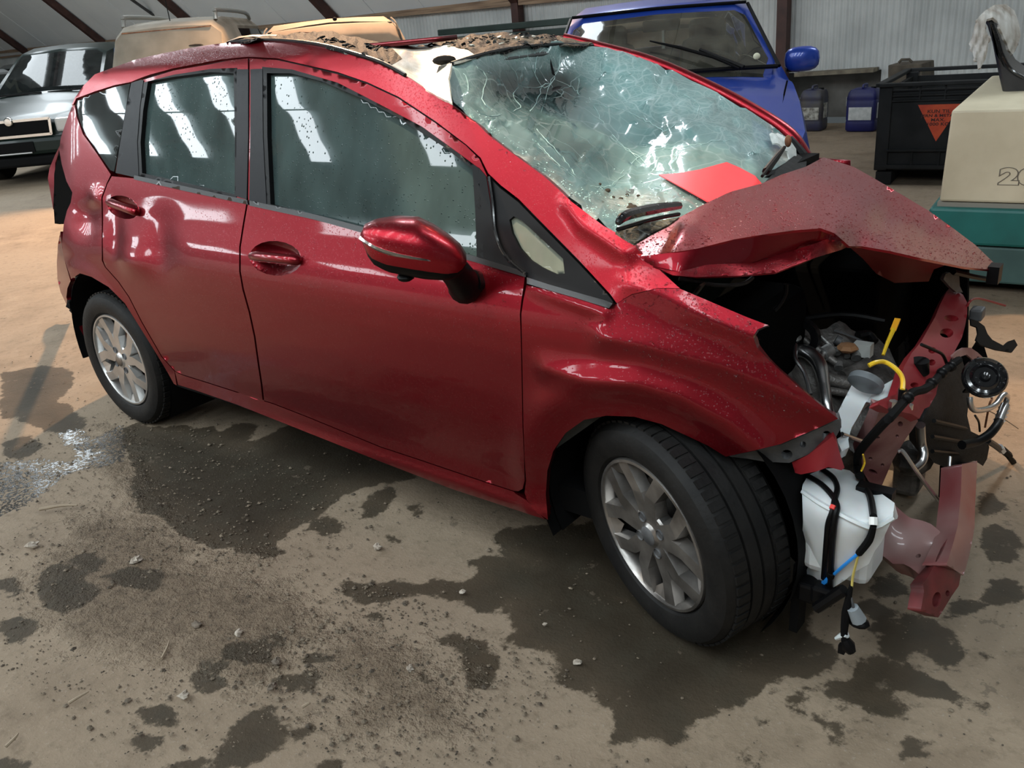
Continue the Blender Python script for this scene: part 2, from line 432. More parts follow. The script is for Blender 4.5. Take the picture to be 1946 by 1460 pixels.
well = [(788,963,17,14),(742,1024,19,12),(620,997,34,20),(716,1170,17,11),(810,1283,13,11),(855,1210,20,14),(120,1115,58,42),(165,1070,30,22),(262,1098,60,22),(12,1110,30,22),(34,1195,38,30),
 (470,1238,44,28),(395,1285,36,24),(300,1355,50,22),(280,1407,29,18),(570,1290,44,20),(600,1250,30,14),(640,1452,32,22),(30,1450,44,9),(575,1385,30,14),(560,1180,18,9),(520,1215,26,14),
 (1506,1327,31,25),(1443,1371,21,14),(1556,1364,28,18),(1604,1390,36,22),(1743,1421,34,26),(1426,1443,22,22),(1730,1208,74,38),(1796,1231,34,44),(1870,1238,25,9),(1865,1338,25,12),(1830,1151,32,18),(1660,1155,36,18),(1690,1112,40,26),(1904,1120,46,30),
 (1900,1035,40,40),(1880,960,24,24),(1650,1330,26,20),(1700,1350,34,16),(100,790,60,30),(40,850,40,20),(45,745,30,20),(1400,150,1,1)]
wet_polys = [fl(p) for p in wetp]+[ell(*e) for e in well]
gritp = [fl(p) for p in [[(150,980),(300,960),(400,1060),(600,1120),(640,1200),(470,1330),(300,1260),(80,1230),(30,1100)], [(160,810),(240,800),(330,1020),(560,1070),(420,1100),(200,960)], [(560,1220),(660,1160),(860,1230),(900,1380),(700,1400),(600,1330)]]]
water = [fl([(103,823),(133,814),(158,816),(169,836),(194,827),(216,813),(230,805),(236,841),(236,870),(201,885),(158,888),(119,899),(90,924),(54,953),(-30,985),(-60,880),(0,877),(32,874),(90,870),(122,877),(144,874),(147,856),(122,841)])]

xs = np.concatenate([np.arange(-60, -4, 2.), np.arange(-4, 5.4, .035), np.arange(5.6, 30, 2.)])
ys = np.concatenate([np.arange(-16, -3.2, 1.), np.arange(-3.2, 3.2, .035), np.arange(3.4, 9.4, .5)])
gx, gy = np.meshgrid(xs, ys); fx, fy = gx.ravel(), gy.ravel()
near = (fx > -4) & (fx < 5.4) & (fy > -3.2) & (fy < 3.2)
sdw = np.full(len(fx), .5); sdg = np.full(len(fx), .5); sdv = np.full(len(fx), .5)
sdw[near] = np.clip(in_polys(fx[near], fy[near], wet_polys), -.5, .5)
sdg[near] = np.clip(in_polys(fx[near], fy[near], gritp), -.5, .5)
sdv[near] = np.clip(in_polys(fx[near], fy[near], water), -.5, .5)
nx_, ny_ = len(xs), len(ys)
zn = np.zeros(len(fx))
for f1, f2, a in ((3.1, 2.3, .004), (7.3, 5.9, .003), (19, 23, .0015)):
    zn += a*np.sin(fx*f1+1.3*np.sin(fy*f2))*np.cos(fy*f2*1.1+fx*.7)
zn = np.where(near, zn+.006*np.clip(-sdg/.1, 0, 1)*np.abs(np.sin(fx*31)*np.cos(fy*27)), 0) - .008
zn = np.minimum(zn, 0)
fcs = [(j*nx_+i, j*nx_+i+1, (j+1)*nx_+i+1, (j+1)*nx_+i) for j in range(ny_-1) for i in range(nx_-1)]
me = bpy.data.meshes.new('floor'); me.from_pydata(np.stack([fx, fy, zn], 1).tolist(), [], fcs); me.update()
for n_, a_ in (('wet', sdw), ('grit', sdg), ('water', sdv)):
    at_ = me.attributes.new(n_, 'FLOAT', 'POINT'); at_.data.foreach_set('value', a_.astype(np.float32))
mf = mat('floor_concrete', (.3, .24, .18), .75); P_ = pb(mf)
tc = nd(mf, 'ShaderNodeTexCoord'); OB = tc.outputs['Object']
def noise(m, scale, detail=4, rough=.55, vec=None):
    n = nd(m, 'ShaderNodeTexNoise', Scale=scale, Detail=detail, Roughness=rough); lk(m, vec or OB, n.inputs['Vector']); return n.outputs['Fac']
def math_(m, op, a, b=None, clamp=False):
    n = nd(m, 'ShaderNodeMath', operation=op, use_clamp=clamp)
    for i, v in enumerate((a, b)):
        if v is None: continue
        if hasattr(v, 'is_linked'): lk(m, v, n.inputs[i])
        else: n.inputs[i].default_value = v
    return n.outputs[0]
def mix(m, f, a, b):
    n = nd(m, 'ShaderNodeMix', data_type='RGBA')
    for i, v in ((0, f), (6, a), (7, b)):
        if hasattr(v, 'is_linked'): lk(m, v, n.inputs[i])
        elif i == 0: n.inputs[i].default_value = v
        else: n.inputs[i].default_value = (*v, 1)
    return n.outputs[2]
def maprange(m, v, a, b, c=0., d=1., smooth=False):
    n = nd(m, 'ShaderNodeMapRange')
    if smooth: n.interpolation_type = 'SMOOTHSTEP'
    lk(m, v, n.inputs[0])
    for i, q in enumerate((a, b, c, d)): n.inputs[i+1].default_value = q
    return n.outputs[0]
def attr(m, n_):
    a = nd(m, 'ShaderNodeAttribute'); a.attribute_name = n_; return a.outputs['Fac']
big = noise(mf, .55, 5, .6); mid = noise(mf, 3.2, 6, .65); fine = noise(mf, 26, 5, .7); vfine = noise(mf, 120, 3, .6)
base = mix(mf, maprange(mf, mid, .35, .65), (.185, .138, .094), (.275, .212, .148))
base = mix(mf, maprange(mf, big, .42, .62), base, (.25, .195, .138))
base = mix(mf, maprange(mf, fine, .52, .75, 0, .55), base, (.105, .076, .048))
base = mix(mf, maprange(mf, vfine, .6, .72, 0, .45), base, (.33, .285, .23))
g_sd = math_(mf, 'ADD', attr(mf, 'grit'), math_(mf, 'MULTIPLY', math_(mf, 'SUBTRACT', noise(mf, 7, 5, .7), .5), .5))
gf = maprange(mf, g_sd, .02, -.12)
gritc = mix(mf, maprange(mf, fine, .35, .6), (.072, .050, .031), (.185, .137, .092))
base = mix(mf, math_(mf, 'MULTIPLY', gf, .75), base, gritc)
w_sd = math_(mf, 'ADD', attr(mf, 'wet'), math_(mf, 'MULTIPLY', math_(mf, 'SUBTRACT', noise(mf, 22, 6, .7), .5), .085))
w_sd = math_(mf, 'ADD', w_sd, math_(mf, 'MULTIPLY', math_(mf, 'SUBTRACT', noise(mf, 5, 3, .6), .5), .06))
wf = maprange(mf, w_sd, .006, -.008, smooth=True)
wetc = mix(mf, maprange(mf, w_sd, -.16, -.01), (.026, .0185, .0095), (.060, .044, .027))
wetc = mix(mf, maprange(mf, noise(mf, 9, 4), .45, .7, 0, .5), wetc, (.040, .034, .022))
colr = mix(mf, wf, base, wetc)
# sparse damp specks
sp = noise(mf, 11, 4, .75); spf = math_(mf, 'MULTIPLY', maprange(mf, sp, .64, .67, smooth=True), .6)
colr = mix(mf, spf, colr, (.11, .085, .06))
v_sd = math_(mf, 'ADD', attr(mf, 'water'), math_(mf, 'MULTIPLY', math_(mf, 'SUBTRACT', noise(mf, 45, 5, .7), .5), .13))
vf = maprange(mf, v_sd, .004, -.004, smooth=True); vf = math_(mf, 'MULTIPLY', vf, maprange(mf, noise(mf, 75, 3, .6), .47, .50))
colr = mix(mf, vf, colr, (.045, .04, .035))
lk(mf, colr, P_.inputs['Base Color'])
ro = math_(mf, 'SUBTRACT', .82, math_(mf, 'MULTIPLY', wf, .08)); ro = math_(mf, 'SUBTRACT', ro, math_(mf, 'MULTIPLY', vf, .66), True)
lk(mf, ro, P_.inputs['Roughness'])
hgt = math_(mf, 'ADD', math_(mf, 'MULTIPLY', fine, .5), math_(mf, 'MULTIPLY', vfine, .25))
hgt = math_(mf, 'MULTIPLY', hgt, math_(mf, 'ADD', .35, math_(mf, 'MULTIPLY', gf, 1.8)))
hgt = math_(mf, 'MULTIPLY', hgt, math_(mf, 'SUBTRACT', 1., math_(mf, 'MULTIPLY', vf, .62)))
bp = nd(mf, 'ShaderNodeBump', Strength=1., Distance=.016); lk(mf, hgt, bp.inputs['Height']); lk(mf, bp.outputs[0], P_.inputs['Normal'])
floor = link('floor', me, mf); tag(floor, kind='structure'); P_.inputs['Specular IOR Level'].default_value = .35

# ---- walls and roof of the hall. The far wall runs along x at y = WY
WY = 9.0
m_sheet = mat('wall_sheet', (.50, .52, .53), .6)
noisy(m_sheet, (.48, .50, .495), (.66, .68, .67), 1.6, 6, bump=.05)
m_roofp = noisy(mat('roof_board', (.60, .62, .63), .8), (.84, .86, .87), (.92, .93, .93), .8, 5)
m_steel = noisy(mat('rafter_steel', (.055, .022, .018), .6), (.04, .016, .013), (.08, .032, .025), 5)
m_wood = mat('timber', (.30, .19, .11), .7)
tcw = nd(m_wood, 'ShaderNodeTexCoord'); mpw = nd(m_wood, 'ShaderNodeMapping'); mpw.inputs['Scale'].default_value = (.6, 8, 14); lk(m_wood, tcw.outputs['Object'], mpw.inputs['Vector'])
nw = nd(m_wood, 'ShaderNodeTexNoise', Scale=3, Detail=6); lk(m_wood, mpw.outputs[0], nw.inputs['Vector'])
lk(m_wood, ramp(m_wood, nw.outputs['Fac'], [(.3, (.18, .11, .07)), (.7, (.42, .29, .19))]).outputs[0], pb(m_wood).inputs['Base Color'])
m_conc = noisy(mat('concrete_wall', (.2, .19, .17), .85), (.13, .12, .105), (.24, .23, .21), 3, 6, bump=.3)

def corrugated(name, x0, x1, y, z0, z1, pitch=.076, amp=.009, n=8):
    xs_ = np.arange(x0, x1, pitch/n); V = []; Fc = []
    for i, x in enumerate(xs_):
        yy = y-amp*math.cos(2*math.pi*x/pitch); V += [(x, yy, z0), (x, yy, z1)]
    for i in range(len(xs_)-1): Fc.append((2*i, 2*i+2, 2*i+3, 2*i+1))
    me = bpy.data.meshes.new(name); me.from_pydata(V, [], Fc); me.update()
    return link(name, me, m_sheet, None)
wall = corrugated('wall_back', -24, 12, WY, .60, 1.86); tag(wall, kind='structure')
# upper corrugated wall right of the blue car goes on up, sheets overlapping
def zt(x): return 1.72+(-.75-x)*.011          # height of the timber rail
ribx = [3.2, at(1490, 20, y=WY-.14)[0]]+[at(px_, py_, y=WY-.14)[0] for px_, py_ in ((985, 48), (637, 38), (380, 28), (195, 52), (45, 62))]+[-26.]
K_ = .95                                       # roof slope (dz per dy)
def roofpt(x, s): return np.array([x, WY-s, 1.80+s*K_])
b = MB()
for x0 in np.arange(-26, 13, 1.05):            # roof boards, each a hair proud of the next
    pass
roof = empty('ceiling'); tag(roof, kind='structure')
for i, x0 in enumerate(np.arange(-27.6, 12.6, 1.2)):
    b = MB(); e = .006*(i % 2)
    q = [(x0+.008, WY+.02-e, 1.79), (x0+1.192, WY+.02-e, 1.79), (x0+1.192, WY-5.6-e, 1.79+5.6*K_), (x0+.008, WY-5.6-e, 1.79+5.6*K_)]
    up = Vector((0, .69, .72))*.03
    b.hexa([q[0], q[1], q[2], q[3]]+[tuple(Vector(p)+up) for p in q])
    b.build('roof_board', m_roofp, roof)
# near slope with translucent skylight strips
NY0, NZ0, NY1 = 3.4, 9.5, -6.4                 # ridge at y 3.4
def nz(y): return NZ0-(NY0-y)*.78
m_sky = bpy.data.materials.new('skylight_sheet'); m_sky.use_nodes = True
m_sky.node_tree.nodes.clear(); em = m_sky.node_tree.nodes.new('ShaderNodeEmission'); mo = m_sky.node_tree.nodes.new('ShaderNodeOutputMaterial')
em.inputs[0].default_value = (.86, .95, 1, 1); em.inputs[1].default_value = 18; m_sky.node_tree.links.new(em.outputs[0], mo.inputs[0])
b = MB()
b.hexa([(-34, NY1, nz(NY1)+.3), (14, NY1, nz(NY1)+.3), (14, NY0, NZ0+.3), (-34, NY0, NZ0+.3)]+[(x, y, z+.06) for x, y, z in [(-34, NY1, nz(NY1)+.3), (14, NY1, nz(NY1)+.3), (14, NY0, NZ0+.3), (-34, NY0, NZ0+.3)]])
m_ceil = noisy(mat('roof_sheet_unlit', (.20,.23,.23), .8), (.15,.17,.17), (.24,.27,.27), 1.2)  # near slope coloured dark to stand in for its unlit underside
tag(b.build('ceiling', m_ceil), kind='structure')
b = MB(); b.box((-10, NY1-.1, .4), (48, .1, 1.7)); tag(b.build('wall_near', m_sheet), kind='structure')
SKX = [-12.8, -11.5, -10.2, -9.0, -7.8, -6.65, -5.5, -4.32, -2.5, -.9, .5, 1.9, 3.3, 4.7, 6.1]
for i, x0 in enumerate(SKX):
    sk = empty('window_%d' % (i+1)); tag(sk, kind='structure')
    for y0, y1 in ((-4.80, -4.10), (-4.03, -2.7)):
        bb = MB(); q = [(x0, y0, nz(y0)+.22), (x0+.34, y0, nz(y0)+.22), (x0+.34, y1, nz(y1)+.22), (x0, y1, nz(y1)+.22)]
        bb.add(q, [(3, 2, 1, 0)]); bb.build('pane', m_sky, sk)
for i, (x0, w0) in enumerate([(-8.6, 1.7), (-4.9, 1.0), (-2.9, .9), (-1.2, .7)]):   # glowing panes added low on the near slope to highlight the car's shoulders
    sk = empty('window_%d' % (i+41)); tag(sk, kind='structure')
    bb = MB(); q = [(x0, -6.38, nz(-6.38)+.22), (x0+w0, -6.38, nz(-6.38)+.22), (x0+w0, -5.85, nz(-5.85)+.22), (x0, -5.85, nz(-5.85)+.22)]
    bb.add(q, [(3, 2, 1, 0)]); bb.build('pane', m_sky, sk)
for i, (x0, w0) in enumerate([(-15.4, 1.5), (-13.2, .9), (-8.9, .85), (-2.4, .85), (3.8, .85)]):           # strips on the far slope too, above the frame
    sk = empty('window_%d' % (i+21)); tag(sk, kind='structure')
    bb = MB(); q = [roofpt(x0, 3.0)-[0, 0, .06], roofpt(x0+w0, 3.0)-[0, 0, .06], roofpt(x0+w0, 5.4)-[0, 0, .06], roofpt(x0, 5.4)-[0, 0, .06]]
    bb.add([tuple(p) for p in q], [(3, 2, 1, 0)]); bb.build('pane', m_sky, sk)
# steel ribs: upright below the rail, leaning in along the roof above it
for k, x in enumerate(ribx):
    if k == 0: continue
    r = empty('trim_%d' % (k+1)); tag(r, kind='structure')
    MB().beam((x, WY-.14, 0), (x, WY-.14, 1.86), .13, .14, up=(0, 1, 0)).build('post', m_steel, r)
    a, c = roofpt(x, .0)+[0, -.12, -.02], roofpt(x, 5.5)+[0, -.12, -.02]
    MB().beam(a, c, .13, .14, up=(0, .7, .7)).build('rafter', m_steel, r)
# timber rail between the ribs, one length per bay
for k in range(len(ribx)-1):
    x1, x0 = ribx[k], ribx[k+1]
    bm_ = MB().beam((x0+.07, WY-.14, zt(x0)), (x1-.07, WY-.14, zt(x1)), .11, .07)
    if x1 < 0: tag(bm_.build('trim_%d' % (k+21), m_wood), kind='structure')
b = MB().beam((-24, WY-.12, 1.83), (12, WY-.12, 1.83), .05, .04); tag(b.build('trim_40', m_wood), kind='structure')
# brace wire up in the roof at the left
MB().tube([at(247, -3, y=WY-1.2), at(305, 38, y=WY-.3)], .03, 6).build('trim_41', m_grey)
tag(bpy.data.objects['trim_41'], kind='structure')
# plinth of the wall: dark recess and a broken ledge
tag(MB().box((-6, WY+.55, .30), (36, .1, .62)).build('wall_plinth', m_conc), kind='structure')
lw = at(1665, 128, y=WY-.1)
b = MB().box((-.0, WY+.2, .61), (1.7, .55, .05)); bpy.context.view_layer.update()
pl1, pl2 = at(1512, 142, y=8.85), at(1662, 133, y=8.85)
b = MB().beam(pl1+[0, .1, -.0], pl2+[0, .1, .0], .30, .045); tag(b.build('trim_42', m_wood and noisy(mat('old_board', (.2, .17, .12), .85), (.12, .10, .075), (.25, .22, .16), 9)), kind='structure')
# corrugated wall below the ledge level to the right
w2 = corrugated('wall_lower', pl2[0]+.04, 12, WY-.01, 0, .7); tag(w2, kind='structure')
w3 = corrugated('wall_lower_left', -24, pl1[0]-.2, WY-.01, 0, .7); tag(w3, kind='structure')
tag(MB().box((-34, 2, 3.5), (.1, 14, 7)).build('wall_left', m_sheet), kind='structure')
tag(MB().box((13, 2, 3.5), (.1, 14, 7)).build('wall_right', m_sheet), kind='structure')
# ================================================================== THE WRECKED RED CAR
car = empty('wrecked_car'); tag(car, 'crashed dark red five-door hatchback, bonnet buckled and windscreen shattered', 'car')
GAPB = [(473,110),(473,160),(472,240),(471,310),(470,385),(463,425),(456,470),(456,516),(462,550),(474,593),(484,640),(491,690),(497,730),(501,765)]
CREASE = [(332,706),(347,713),(395,728),(451,746),(520,768),(587,794),(655,822),(723,850),(790,872),(858,895),(920,916),(976,934)]
def cup_(cx, cy, w, h, a): return np.array([(cx+w*math.cos(t)*math.cos(a)-h*math.sin(t)*math.sin(a), cy+w*math.cos(t)*math.sin(a)+h*math.sin(t)*math.cos(a)) for t in np.linspace(0, 2*math.pi, 21)[:-1]])
CUPF = cup_(524, 491, 50, 33, .10); CUPR = cup_(234, 394, 32, 21, .35)
# ---- rear door
rd = [(271,151),(330,133),(400,121),(440,113),(472,110)]+[(x-.5, y) for x, y in GAPB[1:]]+[(451,746),(395,728),(347,713),(332,706),(307,678),(269,612),(245,565),(225,536),(200,508),(195,495),(194,455),(195,417),(194,376),(203,350),(212,334),(255,338),(256,270),(262,205)]
win_r = [(272,158),(330,143),(400,132),(449,130),(450,240),(448,374),(360,357),(262,334),(259,270),(264,205)]
wr_in = np.array(win_r)
side_panel('rear_door', rd, m_red, car, holes=[wr_in, CUPR], step=8)
# ---- front door
fd = [(473,110),(526,113),(584,126),(641,140),(699,159),(757,186),(828,233),(886,276),(912,302),(926,333),(934,380),(938,430),(946,465),(965,495),(999,524),(992,570),(989,597),(991,650),(992,697),(994,810),(997,870),(998,914),(994,930),(985,935),(976,934)]+CREASE[::-1][1:-3]+[(x+.5, y) for x, y in GAPB[::-1][:-1]]
win_f = [(499,128),(555,133),(641,158),(713,195),(800,241),(872,293),(908,320),(916,400),(921,500),(840,478),(680,438),(508,394),(500,260)]
side_panel('front_door', fd, m_red, car, holes=[np.array(win_f), CUPF], step=8)
# ---- sill
sill = CREASE+[(980,938),(1000,950),(1037,988),(1010,980),(950,960),(858,930),(723,878),(587,824),(451,770),(370,742),(338,732)]
side_panel('sill_panel', sill, m_red, car, step=8, gap=.6, th=.05)
# ---- rear quarter with the wheel-arch edge
qp = [(211,332),(203,349),(193,376),(194,417),(194,495),(200,508),(225,536),(245,565),(269,612),(307,678),(332,706),(336,733),(330,730),(319,710),(300,678),(269,628),(237,577),(206,546),(174,527),(152,520),(135,531),(121,492),(117,464),(121,423),(127,400),(134,385),(137,366),(126,345),(117,313),(112,285),(115,262),(124,235),(131,215),(137,201),(142,199),(146,222),(158,255),(172,274),(190,300)]
side_panel('rear_quarter_panel', qp, m_red, car, step=7, gap=.5, th=.03)
# ---- roof side: gutter strip and windscreen pillar in one pressing
rail = [(136,200),(142,186),(158,163),(180,141),(215,128),(260,112),(310,101),(360,91),(405,84),(440,80),(500,75),(555,77),(613,85),(670,101),(728,120),(770,143),(808,168),(860,200),(907,235),(929,257),(964,284),(1033,334),(1060,358),(1086,383),(1147,429),(1180,447),(1204,461),(1212,474),(1230,490),(1257,516),(1292,548),(1250,548),(1200,560),(1172,577),(1160,560),(1102,497),(1041,435),(985,378),(951,352),(928,330),(913,300),(886,275),(828,231),(757,184),(699,157),(641,137),(584,124),(526,111),(473,108),(420,113),(330,130),(285,142),(268,148),(249,156),(218,162),(180,174),(145,187),(140,198)]
side_panel('roof_side_rail', rail, m_redwet, car, step=7, gap=.3, th=.02)
# ---- front wing
wing = [(1000,541),(1041,551),(1100,567),(1158,587),(1169,578),(1200,560),(1250,548),(1292,548),(1344,570),(1414,600),(1461,618),(1440,627),(1432,640),(1439,660),(1460,682),(1484,705),(1536,750),(1594,796),(1560,812),(1484,845),(1430,858),(1379,869),(1345,848),(1309,831),(1257,807),(1205,793),(1152,791),(1110,799),(1075,824),(1052,858),(1041,895),(1038,940),(1042,989),(1020,976),(1000,950),(996,936),(999,914),(996,870),(994,810),(992,697),(990,597),(994,570)]
side_panel('front_wing', wing, m_red, car, step=8, gap=.8, th=.02)
# ---- black strips added behind the panel gaps, standing in for their shade
m_gap = mat('gap_dark', (.004, .004, .004), .8)
def ribbon(name, line, w, off, mt, parent):
    L = np.array(line, float); t = np.gradient(L, axis=0); t /= np.linalg.norm(t, axis=1)[:, None]; n = np.stack([-t[:, 1], t[:, 0]], 1)
    q = np.concatenate([L+n*w, (L-n*w)[::-1]])
    return side_panel(name, q, mt, parent, off=off, th=.004, step=10, gap=0)
ribbon('gap_backing', GAPB, 5, .012, m_gap, car)
ribbon('gap_backing', [(999,524),(989,597),(992,697),(994,810),(998,914)], 5, .012, m_gap, car)
ribbon('gap_backing', [(271,148),(330,130),(420,114),(473,108),(526,112),(584,125),(641,138),(699,158),(757,185),(828,232),(886,276),(926,331)], 4, .012, m_gap, car)
ribbon('gap_backing', CREASE, 5, .015, m_gap, car)
ribbon('gap_backing', [(212,334),(194,376),(194,495),(225,536),(269,612),(307,678),(332,706)], 4, .012, m_gap, car)
# ---- window surrounds
side_panel('pillar_trim', [(449,131),(472,131),(472,260),(469,380),(447,373),(449,250)], m_pillar, car, off=-.003, step=8, gap=.5)
side_panel('pillar_trim', [(475,131),(499,130),(500,260),(507,392),(473,386),(475,260)], m_pillar, car, off=-.003, step=8, gap=.5)
side_panel('pillar_trim', [(249,157),(268,151),(273,152),(266,205),(261,270),(264,334),(254,337),(219,329),(228,270),(238,210)], m_pillar, car, off=-.003, step=8, gap=.5)
gr = [(281,155),(330,146),(400,137),(444,139),(446,250),(446,370),(360,350),(270,329),(267,270),(272,210)]
gf = [(507,139),(552,139),(613,155),(685,186),(757,224),(843,279),(898,321),(903,400),(906,490),(830,469),(680,430),(514,388),(508,260)]
side_panel('window_seal', win_r, m_black, car, off=-.0015, step=8, gap=-1, holes=[np.array(gr)], th=.018)
side_panel('window_seal', win_f, m_black, car, off=-.0015, step=8, gap=-1, holes=[np.array(gf)], th=.018)
m_belt = mat('belt_rubber', (.012,.012,.013), .28, 0, Specular_IOR_Level=.5)
side_panel('belt_moulding', [(255,333),(355,355),(469,380),(471,389),(355,364),(254,341)], m_belt, car, off=-.008, step=6, gap=0)
side_panel('belt_moulding', [(474,381),(600,408),(700,434),(800,459),(905,488),(999,517),(999,527),(905,499),(800,471),(700,446),(600,418),(474,391)], m_belt, car, off=-.008, step=6, gap=0)
side_panel('mirror_sail', [(909,318),(924,335),(932,385),(937,432),(945,466),(965,497),(998,522),(950,508),(919,500),(914,400)], m_black, car, off=-.002, step=7, gap=.3)
tri = [(929,336),(951,358),(985,384),(1041,441),(1102,503),(1156,561),(1166,574),(1158,584),(1100,566),(1041,550),(1001,538),(1000,524),(966,495),(948,466),(940,430),(936,385)]
glq = [(968,418),(976,411),(992,420),(1010,436),(1040,464),(1070,492),(1073,520),(1058,521),(1030,508),(1008,494),(988,472),(973,443)]
side_panel('quarter_window_frame', tri, m_black, car, off=-.001, step=7, gap=.4, holes=[np.array(glq)])
side_panel('sill_trim', [(1001,527),(1041,540),(1100,557),(1150,571),(1164,577),(1157,586),(1100,568),(1041,551),(1001,539)], m_belt, car, off=-.012, step=6, gap=0)
MB().tube([side(x, y, -.006) for x, y in [(929,336),(936,385),(940,432),(950,468),(968,495),(999,521)]], .004, 6, smooth=4).build('window_seal', m_gloss, car, True)
# ---- glass
def glass(name, tint, dens, rough=.02, bead=True, fog=(.075,.115,.112), fogf=.5):
    m = bpy.data.materials.new(name); m.use_nodes = True; nt = m.node_tree; P = pb(m)
    P.inputs['Base Color'].default_value = (*fog, 1); P.inputs['Roughness'].default_value = .6
    P.inputs['Specular IOR Level'].default_value = 0.
    tr = nd(m, 'ShaderNodeBsdfTransparent'); tr.inputs[0].default_value = (*tint, 1)
    m1 = nd(m, 'ShaderNodeMixShader'); tcg = nd(m, 'ShaderNodeTexCoord')
    mp = nd(m, 'ShaderNodeMapping'); mp.inputs['Scale'].default_value = (1, 1, .35); lk(m, tcg.outputs['Object'], mp.inputs['Vector'])
    n = nd(m, 'ShaderNodeTexNoise', Scale=9, Detail=4); lk(m, mp.outputs[0], n.inputs['Vector'])
    lk(m, maprange(m, n.outputs['Fac'], .3, .7, fogf-.14, fogf+.14), m1.inputs[0]); lk(m, tr.outputs[0], m1.inputs[1]); lk(m, P.outputs[0], m1.inputs[2])
    gl = nd(m, 'ShaderNodeBsdfGlossy'); gl.inputs['Roughness'].default_value = rough
    fr = nd(m, 'ShaderNodeFresnel'); fr.inputs[0].default_value = dens
    m2 = nd(m, 'ShaderNodeMixShader'); lk(m, fr.outputs[0], m2.inputs[0]); lk(m, m1.outputs[0], m2.inputs[1]); lk(m, gl.outputs[0], m2.inputs[2])
    if bead:
        v = nd(m, 'ShaderNodeTexVoronoi', Scale=110); lk(m, tcg.outputs['Object'], v.inputs['Vector'])
        s_ = nd(m, 'ShaderNodeSeparateColor'); lk(m, v.outputs['Color'], s_.inputs[0])
        g = math_(m, 'GREATER_THAN', s_.outputs[0], .72)
        h = math_(m, 'MULTIPLY', maprange(m, v.outputs['Distance'], 0, .32, 1, 0), g)
        bp = nd(m, 'ShaderNodeBump', Strength=.8, Distance=.004); lk(m, h, bp.inputs['Height'])
        lk(m, bp.outputs[0], gl.inputs['Normal']); lk(m, bp.outputs[0], P.inputs['Normal'])
    o = [x for x in nt.nodes if x.type == 'OUTPUT_MATERIAL'][0]; lk(m, m2.outputs[0], o.inputs[0])
    return m
m_sideg = glass('side_glass', (.10,.14,.14), 1.45)
m_quart = glass('quarter_glass', (.6,.65,.6), 1.3, fog=(.23,.25,.20), fogf=.62, bead=False)
side_panel('door_window', gr, m_sideg, car, off=.016, step=10, gap=-3, th=0)
side_panel('door_window', gf, m_sideg, car, off=.016, step=10, gap=-3, th=0)
side_panel('quarter_window', [(143,199),(146,190),(180,177),(218,165),(248,158),(238,215),(228,270),(217,327),(209,324),(190,297),(172,271),(158,250),(147,220)], glass('rear_quarter_glass', (.08,.1,.1), 1.45, fog=(.05,.06,.06), bead=False), car, off=.006, step=8, gap=.6, th=.004)
side_panel('quarter_window', glq, m_quart, car, off=.008, step=8, gap=-2, th=.004)
# ---- door handles: a dished cup and a bar
def handle(cx, cy, w, h, a, L):
    cup = [(cx+w*math.cos(t)*math.cos(a)-h*math.sin(t)*math.sin(a), cy+w*math.cos(t)*math.sin(a)+h*math.sin(t)*math.cos(a)) for t in np.linspace(0, 2*math.pi, 21)[:-1]]
    def dish(V, P):
        d = np.hypot(((V[:, 0]-cx)*math.cos(a)+(V[:, 1]-cy)*math.sin(a))/w, (-(V[:, 0]-cx)*math.sin(a)+(V[:, 1]-cy)*math.cos(a))/h)
        P = P.copy(); P[:, 1] += .034*np.clip(1-d**2, 0, 1)**.8; return P
    hd = side_panel('door_handle_cup', cup, m_red, car, step=4, gap=0, mod=dish, th=.003)
    p = [side(cx+L*s*math.cos(a), cy+L*s*math.sin(a), o) for s, o in ((-1.04, .004), (-.8, -.012), (-.3, -.020), (.4, -.020), (.85, -.012), (1.06, .004))]
    MB().tube(p, [.012, .017, .016, .016, .016, .011], 12, smooth=3).build('door_handle', m_reddry, car, True)
    return cup
# dished cups replace the door skin there, so the doors get matching openings
def cutdoor(): pass
handle(524, 491, 50, 33, .10, 44)
handle(234, 394, 32, 21, .35, 29)
# ---- roof: dark glass sunroof crazed and caved in
m_pano = mat('roof_glass_broken', (.03, .03, .03), .75, 0, Specular_IOR_Level=.06)
tcp = nd(m_pano, 'ShaderNodeTexCoord')
vv = nd(m_pano, 'ShaderNodeTexVoronoi', feature='DISTANCE_TO_EDGE', Scale=26); lk(m_pano, tcp.outputs['Object'], vv.inputs['Vector'])
n1 = nd(m_pano, 'ShaderNodeTexNoise', Scale=5, Detail=5); lk(m_pano, tcp.outputs['Object'], n1.inputs['Vector'])
n2 = nd(m_pano, 'ShaderNodeTexNoise', Scale=60, Detail=3); lk(m_pano, tcp.outputs['Object'], n2.inputs['Vector'])
dust = maprange(m_pano, math_(m_pano, 'ADD', n1.outputs['Fac'], math_(m_pano, 'MULTIPLY', n2.outputs['Fac'], .35)), .66, .95)
c_ = mix(m_pano, dust, (.012, .012, .012), (.20, .175, .125)); c_ = mix(m_pano, maprange(m_pano, vv.outputs['Distance'], .05, .0), c_, (.15, .15, .14))
lk(m_pano, c_, pb(m_pano).inputs['Base Color'])
bp = nd(m_pano, 'ShaderNodeBump', Strength=.7, Distance=.02); lk(m_pano, n2.outputs['Fac'], bp.inputs['Height']); lk(m_pano, bp.outputs[0], pb(m_pano).inputs['Normal'])
DITCH = [(440,80),(500,76),(555,78),(613,86),(670,101),(728,120),(770,143),(808,168)]
rc = [(x, y, 's') for x, y in DITCH]
